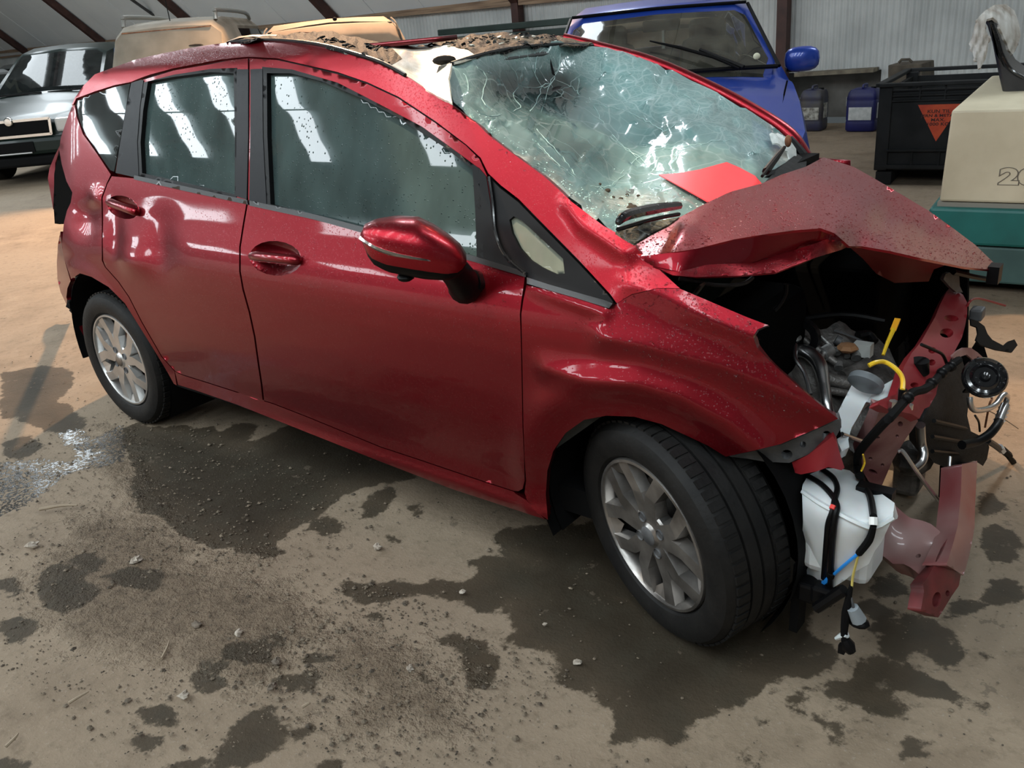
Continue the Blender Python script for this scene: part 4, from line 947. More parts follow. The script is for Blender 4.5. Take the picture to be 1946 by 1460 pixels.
# tailgate
fT = [(-.66,.25),(-.70,.60),(-.66,.95),(-.58,1.05),(-.42,1.28),(-.28,1.36),(.20,1.42),(.95,1.44)]
V = []; Fc = []
for i, (x, z) in enumerate(fT):
    hw = max(.42, float(Yf(max(x, -.55), z))-(.16 if i < 5 else .10))
    for k in range(9):
        t = -1+k/4; V.append((x+.10*(1-t*t)*(-1 if i < 6 else 0), t*hw, z))
for i in range(len(fT)-1):
    for k in range(8): Fc.append((i*9+k, i*9+k+1, (i+1)*9+k+1, (i+1)*9+k))
me = bpy.data.meshes.new('tailgate'); me.from_pydata(V, [], Fc); me.update(); o = link('tailgate', me, m_red, car); s = o.modifiers.new('s', 'SOLIDIFY'); s.thickness = .02
# inside of the near wall so nothing shines through
m_int = noisy(mat('interior_trim', (.045,.05,.05), .7), (.03,.034,.034), (.06,.066,.064), 6)
side_panel('door_card', [(230,350),(470,400),(998,540),(1160,600),(1160,780),(990,900),(500,750),(340,690),(260,560),(220,480)], m_int, car, off=.06, step=30, gap=0, th=.02)
side_panel('headlining', [(190,185),(300,118),(473,95),(600,98),(720,150),(700,160),(600,128),(473,118),(330,136),(220,168)], m_int, car, off=.07, step=20, gap=0, th=.02)
MB().box((2.40,0,.60), (.06,1.40,.74)).build('firewall', m_blackm, car)
m_dash = noisy(mat('dashboard', (.07,.085,.08), .5), (.05,.065,.06), (.12,.135,.125), 8)
mb = MB()
P5 = [(2.38,.93),(2.20,1.00),(1.98,.99),(1.86,.92),(1.84,.70),(2.0,.55),(2.38,.55)]
mb.prism(P5, -.70, .70); mb.build('dashboard', m_dash, car, True, 35, .015)
MB().prism([(2.02,.985),(1.84,1.05),(1.78,.98),(1.86,.93)], .16, .58).build('instrument_hood', m_dash, car, bevel=.01)
mb = MB(); Mx = Matrix.Translation((1.66,.37,.96)) @ Matrix.Rotation(math.radians(62), 4, 'Y')
mb.lathe([(.185+.017*math.cos(a), .017*math.sin(a)) for a in np.linspace(0, 2*math.pi, 9)[:-1]], Mx @ Matrix.Rotation(math.radians(90), 4, 'X'), 36, closed=True)
mb.ball((1.67,.37,.96), (.03,.06,.06), 10, 6); mb.beam((1.66,.37,.96),(1.66,.54,.96),.03,.02); mb.beam((1.66,.37,.96),(1.66,.20,.96),.03,.02); mb.beam((1.66,.37,.96),(1.59,.37,.81),.03,.02)
mb.build('steering_wheel', m_grey, car, True)
m_seat = noisy(mat('seat_fabric', (.022,.024,.026), .8), (.015,.016,.018), (.035,.037,.04), 40, bump=.1)
for y in (-.37, .37):
    for x in (1.15, .28):
        if x < .5 and y > 0: y2 = .3
        mb = MB(); mb.box((x+.24, y, .50), (.50,.48,.16)); b_ = mb.build('seat_cushion', m_seat, car, bevel=.04)
        Mx = Matrix.Translation((x, y, .55)) @ Matrix.Rotation(math.radians(-16), 4, 'Y')
        MB().box((0, 0, .30), (.13,.46,.62), Mx, taper=(1,.82)).build('seat_back', m_seat, car, bevel=.04)
        MB().box((0, 0, .73), (.09,.26,.19), Mx).build('headrest', m_seat, car, bevel=.04)
mb = MB(); mp_ = onws(1062,188,-.12); mb.ball(mp_, (.03,.125,.045), 16, 8)
mb.build('rear_view_mirror', m_black, car, True); MB().tube([mp_, onws(1040,110,-.03)], .012, 6).build('mirror_mount', m_black, car)
# windscreen header frame underneath
MB().tube([p+np.array([-.03,0,-.03]) for p in HP[2:]], .03, 6).build('roof_header', m_int, car)
# ---- rear end: tail-lamp hole, tailgate edge, bumper
f_rb = ctrl([(150,525,'y',-.80),(116,436,'y',-.70),(108,486,'y',-.70),(110,536,'y',-.71),(127,580,'y',-.74),(157,632,'y',-.78),(132,530,'y',-.78)])
fit_panel('rear_bumper', [(115,440),(118,470),(124,500),(134,534),(128,548),(126,565),(134,590),(150,622),(160,640),(146,612),(127,580),(115,555),(109,530),(108,500),(110,465)], f_rb, m_red, car, th=.02, step=4)
side_panel('rear_arch_lip', [(128,541),(136,531),(152,522),(160,640),(145,612),(133,585)], m_blackm, car, off=.10, step=5, gap=0, th=.02)
fit_panel('tail_lamp_opening', [(114,276),(118,313),(128,345),(139,366),(136,386),(128,401),(121,424),(104,425),(102,395),(103,330)], ctrl([(112,280,'x',-.40),(139,366,'x',-.22),(121,424,'x',-.36),(102,395,'x',-.60),(103,330,'x',-.58)]), m_dark, car, th=.02, step=6)
f_tg = ctrl([(117,270,'x',-.50),(93,322,'x',-.66),(91,339,'x',-.67),(101,395,'x',-.66),(104,307,'x',-.60)])
fit_panel('tailgate_edge', [(118,268),(104,296),(94,320),(91,339),(96,368),(101,398),(102,370),(104,339),(105,310),(113,284)], f_tg, m_red, car, th=.02, step=4)
# ---- wheels
def wheel(c, steer, camber, alloy, near=True, front=False):
    M0 = Matrix.Translation(c) @ Matrix.Rotation(steer, 4, 'Z') @ Matrix.Rotation(camber, 4, 'X')
    prof = [(.205,.010),(.214,-.004),(.235,-.012),(.262,-.013),(.281,-.004),(.291,.010),(.2955,.022),(.297,.034),(.297,.052),(.290,.053),(.290,.058),(.2975,.059),(.2985,.088),(.291,.089),(.291,.095),(.2985,.096),(.2975,.126),(.290,.127),(.290,.132),(.297,.133),(.297,.150),(.2955,.162),(.291,.174),(.281,.188),(.262,.197),(.235,.196),(.205,.175)]
    mb = MB(); mb.lathe(prof, M0, 72); ty = mb.build('wheel', m_rubber, car, True, 28)
    tb = MB()
    for k in range(64):                       # shoulder blocks cut across the tread edge
        a = 2*math.pi*k/64
        for y0, y1 in ((.014, .050), (.135, .170)):
            R = Matrix.Rotation(-a, 4, 'Y'); tb.box((.2965, (y0+y1)/2, 0), (.006, y1-y0, .020), M0 @ R)
    tb_ = tb.build('tread_block', m_rubber, ty); tag(tb_, kind='stuff')
    rim = MB(); rim.lathe([(.206,.006),(.203,-.002),(.196,-.003),(.190,.008),(.186,.05),(.180,.15),(.20,.18)], M0, 60); rim.build('wheel_rim', alloy, ty, True, 40)
    d = MB(); d.lathe([(.0,.085),(.13,.085),(.135,.09),(.135,.10),(.06,.105)], M0, 40); d.build('brake_disc', m_rust if not front else m_engine, ty, True, 30)
    d = MB(); d.lathe([(.0,.16),(.185,.16)], M0, 30); d.build('wheel_back', m_dark, ty)
    sp = MB()
    for k in range(5):
        for sg, th0 in ((-1, 0), (1, 0)):
            A0 = 2*math.pi*k/5+.35; a_in = A0+sg*.16; a_out = A0+sg*.40
            def pt(r, a, y): return (r*math.cos(a), y, r*math.sin(a))
            w0, w1, w2 = .022, .019, .030
            r0, r1, r2 = .035, .12, .197
            def quad(r, a, w, y): 
                t = (-math.sin(a), math.cos(a)); c_ = (r*math.cos(a), r*math.sin(a))
                return [(c_[0]-t[0]*w, y, c_[1]-t[1]*w), (c_[0]+t[0]*w, y, c_[1]+t[1]*w)]
            am = A0+sg*.22
            rows = [quad(r0, a_in, w0, .004), quad(r1, am, w1, .000), quad(r2, a_out, w2*.72, .002)]
            bk = [quad(r0, a_in, w0*1.2, .04), quad(r1, am, w1*1.3, .03), quad(r2, a_out, w2*.9, .03)]
            for i in range(2):
                sp.add(rows[i]+rows[i+1]+bk[i]+bk[i+1], [(0, 1, 3, 2), (4, 6, 7, 5), (0, 2, 6, 4), (1, 5, 7, 3)], M0)
        # web between the two arms of neighbouring pairs near the rim
        A1 = A0+.628
        sp.add([(.197*math.cos(A1-.23), .004, .197*math.sin(A1-.23)), (.197*math.cos(A1+.23), .004, .197*math.sin(A1+.23)), (.155*math.cos(A1), .022, .155*math.sin(A1)), (.197*math.cos(A1), .004, .197*math.sin(A1))], [(0, 3, 2), (3, 1, 2)], M0)
    sp.build('wheel_spokes', alloy, ty)
    hb = MB(); hb.lathe([(0,-.004),(.026,-.004),(.030,.000),(.034,.003),(.066,.006),(.070,.012),(.070,.04)], M0, 40); hb.build('wheel_hub', alloy, ty, True, 30)
    cp = MB(); cp.lathe([(0,-.010),(.020,-.009),(.026,-.005),(.027,.0)], M0, 24); cp.build('hub_cap', m_grey if front else m_alloyd, ty, True, 40)
    lg = MB()
    for k in range(4):
        a = 2*math.pi*k/4+.5; Mx = M0 @ Matrix.Translation((.049*math.cos(a), 0, .049*math.sin(a))); lg.lathe([(0,.003),(.0115,.003),(.0135,-.0005),(.0145,.004)], Mx, 14)
    lg.build('wheel_nut_recess', m_grey, ty, True, 40)
    return ty
wheel((0, -.795, .297), 0, 0, m_alloy)
wheel((2.601, -.823, .290), -.40, .101, m_alloyd, front=True)
o = wheel((0, .795, .297), math.pi, 0, m_alloy)
o = wheel((2.601, .80, .297), math.pi-.35, 0, m_alloyd, front=True)
# ================================================================== CRUSHED FRONT: everything laid bare under the bonnet
def A3(pts, **k): return [at(x, y, **k) for x, y in pts]
def A4(pts): return [at(p[0], p[1], **{p[2]: p[3]}) for p in pts]
def hole_(cx, cy, rx, ry, a=0): return np.array([(cx+rx*math.cos(t)*math.cos(a)-ry*math.sin(t)*math.sin(a), cy+rx*math.cos(t)*math.sin(a)+ry*math.sin(t)*math.cos(a)) for t in np.linspace(0, 2*math.pi, 15)[:-1]])
# dark tub of the bay
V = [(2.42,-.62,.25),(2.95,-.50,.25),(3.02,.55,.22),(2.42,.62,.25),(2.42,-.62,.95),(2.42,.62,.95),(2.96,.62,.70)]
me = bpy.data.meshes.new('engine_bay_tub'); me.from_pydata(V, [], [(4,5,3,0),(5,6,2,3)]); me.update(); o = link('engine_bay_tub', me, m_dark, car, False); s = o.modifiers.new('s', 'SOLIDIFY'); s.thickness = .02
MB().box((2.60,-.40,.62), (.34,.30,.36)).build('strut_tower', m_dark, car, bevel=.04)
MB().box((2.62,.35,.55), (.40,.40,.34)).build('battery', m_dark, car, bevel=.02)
f = ctrl([(1685,777,'x',3.09),(1757,777,'x',3.115),(1830,562,'x',3.02),(1785,580,'x',2.985),(1718,697,'x',3.06),(1802,691,'x',3.09)])
HL = [hole_(1808,605,14,6,.1),hole_(1799,633,13,9),hole_(1772,666,8,6),hole_(1771,689,7,6),hole_(1738,732,8,5)]
fit_panel('radiator_support', [(1807,544),(1830,560),(1838,575),(1838,597),(1834,620),(1828,642),(1812,672),(1802,691),(1785,719),(1779,750),(1766,773),(1757,777),(1747,796),(1732,787),(1685,777),(1668,768),(1674,760),(1703,750),(1712,719),(1718,697),(1732,672),(1751,649),(1766,622),(1777,603),(1786,580),(1799,554)], f, m_redflat, car, th=.02, step=5, holes=HL)
MB().tube([at(1748,693,x=3.07)+[0,0,-.02], at(1748,693,x=3.07)+[.0,-.004,.012]], [.023,.021], 16).build('rubber_plug', m_black, car, True)
for x, y in ((1697,772),(1727,778)): MB().tube([at(x,y,x=3.10)+[0,0,-.01], at(x,y,x=3.10)+[0,0,.012]], .009, 6).build('bolt', m_alu, car)
f = ctrl([(1672,780,'x',3.07),(1740,795,'x',3.10),(1671,934,'x',3.015),(1634,886,'x',2.99),(1700,850,'x',3.06)])
fit_panel('headlamp_support', [(1672,778),(1700,782),(1732,788),(1745,800),(1735,815),(1722,833),(1697,874),(1676,923),(1671,934),(1650,914),(1634,886),(1630,865),(1650,828),(1665,800)], f, m_primer, car, th=.03, step=6, holes=[hole_(1711,806,5,5),hole_(1705,829,3,3),hole_(1669,832,3,2.5),hole_(1654,872,4,3),hole_(1677,884,3.5,3),hole_(1659,897,9,4,.4)])
f = ctrl([(1505,879,'y',-.74),(1583,831,'y',-.76),(1605,889,'y',-.72),(1552,896,'y',-.75)])
fit_panel('wing_bracket', [(1505,879),(1534,866),(1583,829),(1590,842),(1596,862),(1605,889),(1599,894),(1574,888),(1552,896),(1522,902),(1511,899)], f, m_redflat, car, th=.02, step=6)
f = ctrl([(1395,868,'y',-.79),(1484,847,'y',-.775),(1594,798,'y',-.76),(1588,832,'y',-.74),(1500,878,'y',-.755)])
fit_panel('headlamp_bracket', [(1385,868),(1430,858),(1484,846),(1560,813),(1594,797),(1599,812),(1588,832),(1540,862),(1500,880),(1455,878),(1420,872)], f, m_grey, car, th=.02, step=6, holes=[hole_(1571,828,9,9),hole_(1526,845,6,6),hole_(1495,864,11,9)])
f = ctrl([(1525,815,'y',-.72),(1595,800,'y',-.70),(1500,880,'y',-.70),(1590,850,'y',-.69)])
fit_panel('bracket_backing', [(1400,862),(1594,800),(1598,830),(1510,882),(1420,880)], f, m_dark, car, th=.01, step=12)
# washer bottle
f = ctrl([(1530,1100,'y',-.70),(1600,1112,'y',-.77),(1650,1072,'y',-.80),(1522,1030,'y',-.73),(1570,1040,'y',-.795),(1527,925,'y',-.735),(1590,952,'y',-.80),(1655,992,'y',-.835),(1697,962,'y',-.78),(1676,1025,'y',-.805),(1545,900,'y',-.655),(1600,892,'y',-.61),(1660,930,'y',-.67)])
TK = [(1526,920),(1537,902),(1565,891),(1591,890),(1614,894),(1645,917),(1676,939),(1700,956),(1697,984),(1676,1029),(1662,1048),(1651,1072),(1625,1087),(1606,1103),(1582,1118),(1555,1116),(1530,1110),(1530,1091),(1536,1077),(1521,1066),(1524,1031),(1526,992),(1524,928)]
tank = fit_panel('washer_bottle', TK, f, m_white, car, th=.03, step=6)
MB().box(at(1606,1005,y=-.69), (.15,.12,.20)).build('bottle_inner', m_white, tank, bevel=.02)
def ont(px, py, off=.0, f=f):
    V = np.array([[px, py]], float); P = to3(V, 1/f(V))[0]; return P+(CAM-P)/np.linalg.norm(CAM-P)*off
ftank = f
MB().tube([ont(1526,935,-.002), ont(1560,958,.002), ont(1592,975,.002), ont(1625,992,.003), ont(1660,1003,.003), ont(1697,984,.0)], .006, 6, smooth=3).build('bottle_seam', m_white, car, True)
MB().box(ont(1664,934,.012), (.075,.03,.02), None).build('bottle_clip', m_black, car)
f = ctrl([(1620,731,'y',-.52),(1668,739,'y',-.50),(1600,822,'y',-.66),(1645,765,'y',-.55)])
fit_panel('filler_neck', [(1620,729),(1644,738),(1668,737),(1658,752),(1645,765),(1632,790),(1618,814),(1612,835),(1614,850),(1600,858),(1592,840),(1588,817),(1593,782),(1605,758)], f, m_white, car, th=.03, step=5)
f2_ = ctrl([(1668,737,'y',-.50),(1708,722,'x',3.06),(1722,742,'x',3.08),(1646,765,'y',-.55),(1672,759,'x',3.05)])
fit_panel('filler_tab', [(1666,739),(1700,720),(1708,721),(1721,728),(1724,736),(1721,743),(1708,746),(1690,752),(1672,760),(1655,765),(1646,764)], f2_, m_white, car, th=.015, step=5, holes=[hole_(1708,734,5,5)])
Pc = at(1646,726,y=-.56); d_ = Vector(at(1600,822,y=-.66)-Pc).normalized()
MB().lathe([(0,-.010),(.035,-.009),(.039,-.004),(.039,.008),(.024,.016),(0,.016)], Matrix.Translation(Pc) @ d_.to_track_quat('Y','Z').to_matrix().to_4x4(), 24).build('filler_cap', mat('cap_grey', (.13,.145,.155), .5), car, True)
# hoses and wires
def hose(name, pts, r, mt, n=8, sm=4, parent=None): 
    return MB().tube(A4(pts), r, n, smooth=sm).build(name, mt, parent or car, True)
hose('yellow_hose', [(1651,695,'x',3.02),(1664,689,'x',3.03),(1680,688,'x',3.04),(1697,697,'x',3.06),(1711,711,'x',3.08),(1716,725,'x',3.10),(1715,742,'x',3.11)], .0052, m_yellow)
MB().tube(A4([(1716,740,'x',3.11),(1713,765,'x',3.11)]), [.009,.008], 8).build('connector_plug', m_black, car)
MB().beam(at(1706,606,x=2.98), at(1697,628,x=2.98), .014, .004).build('dipstick_handle', mat('dipstick_orange', (.80,.36,.02), .4), car)
MB().tube(A4([(1698,626,'x',2.98),(1687,650,'x',2.98),(1678,675,'x',2.98)]), [.006,.005,.004], 6).build('dipstick', m_yellow, car)
hose('wiring_loom', [(1822,684,'x',3.11),(1792,706,'x',3.11),(1777,724,'x',3.12),(1757,740,'x',3.125),(1735,746,'x',3.12),(1720,762,'x',3.12),(1692,793,'x',3.12),(1683,801,'x',3.11),(1653,834,'x',3.06),(1632,862,'x',3.03),(1630,885,'x',3.02),(1634,905,'y',-.66)], .0095, m_blackm)
for x, y, xx in ((1807,697,3.115),(1790,709,3.12),(1770,729,3.125),(1725,756,3.125)): MB().ball(at(x,y,x=xx), (.013,.013,.013), 8, 6).build('loom_tape', m_black, car, True)
hose('wire', [(1751,655,'x',3.07),(1774,665,'x',3.085),(1791,674,'x',3.095),(1799,691,'x',3.10)], .004, m_black)
hose('wire', [(1640,864,'x',3.045),(1643,880,'x',3.045),(1637,895,'y',-.68)], .0022, m_yellow, 5)
MB().tube([ont(1634,900,.01), ont(1640,918,.015), ont(1654,946,.014), ont(1660,982,.014)], .0075, 8, smooth=4).build('bottle_cable', m_black, car, True)
MB().tube([ont(1660,983,.014), ont(1660,998,.012)], .0088, 8).build('white_connector', mat('connector_white', (.75,.76,.74), .4), car, True)
MB().tube([ont(1660,1000,.012), ont(1652,1026,.012), ont(1632,1052,.012)], [.0065,.008,.0075], 8, smooth=4).build('bottle_cable', m_blackm, car, True)
MB().tube([ont(1632,1052,.012), ont(1610,1070,.012), ont(1588,1089,.012), ont(1557,1116,.012)], .0036, 6, smooth=3).build('blue_wire', m_bluew, car, True)
MB().tube([ont(1575,1101,.014), ont(1556,1116,.014)], .0062, 6).build('blue_wire_end', m_bluew, car, True)
MB().tube([ont(1631,1056,.012), at(1621,1095,y=-.80), at(1619,1116,y=-.80)], .0028, 6, smooth=3).build('yellow_wire', mat('wire_yellow', (.55,.45,.12), .5), car, True)
MB().tube(A4([(1618,1113,'y',-.80),(1614,1130,'y',-.80),(1608,1165,'y',-.80),(1604,1202,'y',-.80),(1606,1218,'y',-.80)]), [.004,.006,.010,.008,.008], 8, smooth=3).build('hanging_cable', m_blackm, car, True)
MB().tube(A4([(1588,1214,'y',-.80),(1598,1209,'y',-.80),(1610,1206,'y',-.80)]), [.004,.007,.008], 6).build('white_tape', m_white, car, True)
MB().tube(A4([(1606,1215,'y',-.80),(1612,1228,'y',-.80),(1619,1240,'y',-.80)]), [.010,.016,.010], 8).build('connector_plug', m_black, car, True)
MB().box(at(1600,1233,y=-.80), (.014,.012,.022)).build('connector_plug', m_black, car)
MB().tube(A4([(1617,1135,'y',-.80),(1622,1155,'y',-.80)]), .003, 6).build('wire', m_grey, car)
MB().tube(A4([(1620,1155,'y',-.80),(1632,1178,'y',-.79)]), [.013,.017], 10).build('grey_connector', mat('connector_grey', (.22,.25,.27), .5), car, True)
MB().ball(at(1632,1183,y=-.78), (.024,.018,.012), 10, 6).build('connector_plug', m_black, car, True)
MB().tube([ont(1532,903,.008), ont(1560,920,.010), ont(1582,943,.012), ont(1591,962,.012), ont(1588,980,.012), ont(1584,1011,.012), ont(1580,1062,.012), ont(1577,1124,.012)], .0062, 8, smooth=4).build('bottle_cable', m_black, car, True)
MB().tube([ont(1562,892,.008), ont(1583,908,.010), ont(1591,928,.012), ont(1586,950,.014), ont(1582,972,.012), ont(1574,995,.012), ont(1571,1022,.012), ont(1565,1099,.012)], .0062, 8, smooth=4).build('bottle_cable', m_black, car, True)
MB().tube([ont(1584,961,.02), ont(1581,968,.02)], .0065, 8).build('red_tape', mat('tape_red', (.7,.04,.03), .5), car, True)
MB().tube([ont(1580,1088,.016), ont(1578,1096,.016)], .009, 8).build('cable_clip', m_blackm, car, True)
MB().box(at(1545,1122,y=-.74), (.06,.05,.05)).build('washer_pump', m_black, car, bevel=.008)
MB().box(at(1565,1128,y=-.76), (.05,.04,.045)).build('washer_pump', m_black, car, bevel=.008)
MB().tube(A4([(1552,1156,'y',-.80),(1604,1121,'y',-.80)]), .013, 8).build('pump_body', m_black, car, True)
MB().beam(at(1524,1066,y=-.72), at(1514,1190,y=-.72), .05, .02).build('bottle_bracket', m_blackm, car)
MB().tube(A4([(1529,965,'y',-.735),(1527,1000,'y',-.735),(1524,1060,'y',-.735)]), .004, 6).build('retaining_rod', m_black, car)
MB().ball(at(1526,993,y=-.74), (.009,.009,.009), 8, 6).build('retaining_clip', m_black, car, True)
MB().tube(A4([(1600,825,'y',-.68),(1639,839,'y',-.60)]), .005, 8).build('support_rod', m_alu, car, True)
# bumper beam, crash box
m_beam = noisy(mat('beam_primer', (.35,.10,.10), .45, .1, Coat_Weight=.3), (.20,.014,.02), (.25,.15,.14), 3.2, 4)
f = ctrl([(1828,883,'x',3.175),(1857,877,'x',3.19),(1822,1000,'x',3.215),(1852,1000,'x',3.235),(1799,1075,'x',3.235),(1831,1093,'x',3.25)])
fit_panel('bumper_beam', [(1828,883),(1857,876),(1856,903),(1853,960),(1852,1002),(1849,1021),(1842,1055),(1836,1079),(1831,1094),(1815,1084),(1799,1074),(1812,1031),(1820,1000),(1826,940)], f, m_beam, car, th=.05, step=6)
f = ctrl([(1826,890,'x',3.10),(1785,895,'x',3.03),(1822,1000,'x',3.12),(1780,1010,'x',3.04)])
fit_panel('radiator_side', [(1786,885),(1829,880),(1827,940),(1822,1003),(1815,1022),(1796,1018),(1780,1008),(1783,950)], f, m_blackm, car, th=.04, step=9)
f = ctrl([(1799,1080,'x',3.23),(1826,1093,'x',3.25),(1783,1174,'x',3.24),(1750,1161,'x',3.215),(1771,1083,'x',3.21),(1810,1020,'x',3.21)])
m_dred = noisy(mat('dark_red_steel', (.10,.012,.014), .5), (.05,.01,.01), (.16,.02,.022), 12)
fit_panel('beam_end', [(1818,1013),(1814,1040),(1801,1074),(1826,1093),(1822,1114),(1808,1134),(1793,1159),(1783,1174),(1750,1161),(1756,1124),(1754,1112),(1771,1083),(1787,1052),(1804,1017)], f, m_dred, car, th=.03, step=6, holes=[hole_(1801,1128,4,6),hole_(1780,1140,8,15,.2)])
f = ctrl([(1702,960,'y',-.50),(1676,1029,'y',-.55),(1801,1023,'x',3.20),(1758,1099,'x',3.195),(1697,1070,'y',-.58),(1734,982,'x',3.12)])
fit_panel('crash_box', [(1694,955),(1712,966),(1730,980),(1748,988),(1769,998),(1801,1023),(1787,1050),(1771,1079),(1758,1099),(1735,1084),(1717,1070),(1697,1070),(1666,1048),(1676,1029),(1690,1000)], f, m_beam, car, th=.05, step=5, mod=crumple(.006, 40, 60), holes=[hole_(1745,1056,5,4)])
# radiator pack
m_fin = noisy(mat('radiator_core', (.008,.008,.008), .7), (.004,.004,.004), (.016,.016,.016), 60, bump=.5)
f = ctrl([(1766,773,'x',3.05),(1838,700,'x',3.06),(1870,885,'x',3.13),(1775,880,'x',3.05),(1878,845,'x',3.14)])
fit_panel('radiator', [(1766,773),(1785,720),(1802,691),(1820,678),(1845,690),(1852,720),(1843,745),(1838,790),(1845,820),(1874,834),(1880,850),(1876,872),(1868,886),(1853,876),(1828,880),(1800,890),(1775,880),(1752,850),(1752,800)], f, m_fin, car, th=.04, step=7)
for k, (a, c) in enumerate([((1775,800),(1838,815)),((1772,830),(1845,842)),((1772,858),(1855,866))]): MB().tube([at(*a,x=3.07), at(*c,x=3.10)], .006, 6).build('radiator_rib', m_black, car)
ph = at(1870,719,x=3.17); hx = Matrix.Translation(ph) @ Vector((.25,-.62,.60)).normalized().to_track_quat('Y','Z').to_matrix().to_4x4()
MB().lathe([(0,.016),(.010,.018),(.014,.010),(.026,.010),(.030,.018),(.036,.012),(.044,.010),(.050,.014),(.054,.008),(.052,-.004),(.036,-.016),(.015,-.03),(0,-.03)], hx, 32).build('horn', m_gloss, car, True, 25)
MB().beam(at(1840,745,x=3.12), at(1862,722,x=3.15), .03, .005).build('horn_bracket', m_black, car)
hose('aircon_pipe', [(1843,755,'x',3.16),(1845,771,'x',3.165),(1854,780,'x',3.17),(1877,777,'x',3.18),(1893,768,'x',3.19),(1903,754,'x',3.195),(1910,750,'x',3.20),(1914,757,'x',3.20),(1909,774,'x',3.20)], .0075, m_alu, 10)
hose('aircon_crimp', [(1910,771,'x',3.20),(1904,786,'x',3.20),(1898,802,'x',3.20)], .0125, m_alu, 12)
for t in (.15,.4,.65,.9):
    q = at(1910,771,x=3.2)*(1-t)+at(1898,802,x=3.2)*t; MB().ball(q, (.015,.015,.004), 12, 4).build('crimp_ring', m_alu, car, True)
hose('aircon_hose', [(1899,800,'x',3.20),(1892,812,'x',3.20),(1877,828,'x',3.19),(1854,840,'x',3.17),(1828,846,'x',3.15)], .012, m_black, 10)
MB().tube(A3([(1877,838),(1890,846),(1903,856)], x=3.18), .009, 6).build('cable_connector', m_black, car)
MB().tube(A3([(1899,850),(1905,857)], x=3.18), .011, 6).build('white_connector', m_white, car)
MB().tube(A3([(1904,854),(1918,866)], x=3.18), .011, 6).build('cable_connector', m_blackm, car)
MB().tube(A3([(1915,866),(1927,880)], x=3.18), [.008,.010], 6).build('cable_connector', m_blackm, car)
hose('wire', [(1853,790,'x',3.15),(1860,802,'x',3.15),(1862,820,'x',3.15)], .003, m_black)
hose('wire', [(1877,780,'x',3.17),(1905,795,'x',3.19),(1935,815,'x',3.2)], .0012, m_black, 5)
hose('wire', [(1876,745,'x',3.15),(1885,757,'x',3.16),(1880,770,'x',3.16),(1872,812,'x',3.15)], .003, m_rust)
hose('coolant_pipe', [(1749,808,'x',3.06),(1751,842,'x',3.06),(1755,862,'x',3.07),(1751,878,'x',3.07),(1738,890,'x',3.06)], .012, m_alu, 12)
hose('brake_pipe', [(1706,858,'x',3.07),(1716,859,'x',3.08),(1742,897,'x',3.11),(1777,943,'x',3.14),(1791,956,'x',3.15),(1797,951,'x',3.15),(1802,911,'x',3.14),(1805,868,'x',3.13)], .005, m_alu, 8, 5)
MB().box(at(1728,900,x=2.95), (.08,.10,.12)).build('gearbox_casting', m_engine, car, bevel=.02)
MB().ball(at(1700,950,x=2.88), (.10,.12,.10), 12, 8).build('dark_pulley', m_blackm, car, True)
MB().ball(at(1735,870,x=2.97), (.06,.08,.05), 10, 6).build('gearbox_casting', m_engine, car, True)
f = ctrl([(1845,608,'x',3.08),(1933,656,'x',3.14),(1862,655,'x',3.12)])
fit_panel('torn_plastic_strap', [(1845,606),(1859,611),(1871,620),(1877,635),(1886,646),(1907,657),(1916,649),(1928,645),(1934,656),(1923,670),(1893,665),(1862,655),(1855,646),(1859,634),(1857,622),(1846,618)], f, m_blackm, car, th=.004, step=5)
MB().box(at(1857,596,x=3.06), (.035,.05,.035)).build('sensor_box', m_grey, car, bevel=.005)
hose('bent_rod', [(1838,582,'x',3.04),(1843,573,'x',3.045),(1852,568,'x',3.05),(1867,569,'x',3.06),(1910,581,'x',3.10)], .0035, m_redflat, 6)
f = ctrl([(1812,672,'x',3.095),(1871,682,'x',3.13),(1845,662,'x',3.11)])
fit_panel('bent_bracket', [(1810,676),(1820,667),(1831,661),(1845,661),(1858,670),(1871,682),(1866,688),(1860,692),(1848,683),(1837,674),(1826,678),(1815,688)], f, m_primer, car, th=.005, step=4, holes=[hole_(1859,680,2.5,2.5)])
f = ctrl([(1820,690,'x',3.09),(1870,700,'x',3.13)])
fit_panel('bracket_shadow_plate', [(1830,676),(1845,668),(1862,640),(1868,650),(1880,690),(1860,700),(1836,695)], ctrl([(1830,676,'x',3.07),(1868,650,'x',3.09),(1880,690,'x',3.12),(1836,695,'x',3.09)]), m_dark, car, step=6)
fit_panel('bonnet_latch', [(1793,531),(1797,521),(1805,518),(1812,524),(1823,523),(1824,544),(1830,556),(1818,556),(1806,546)], ctrl([(1793,531,'x',2.99),(1823,523,'x',3.01),(1818,556,'x',3.01)]), m_grey, car, th=.01, step=4)
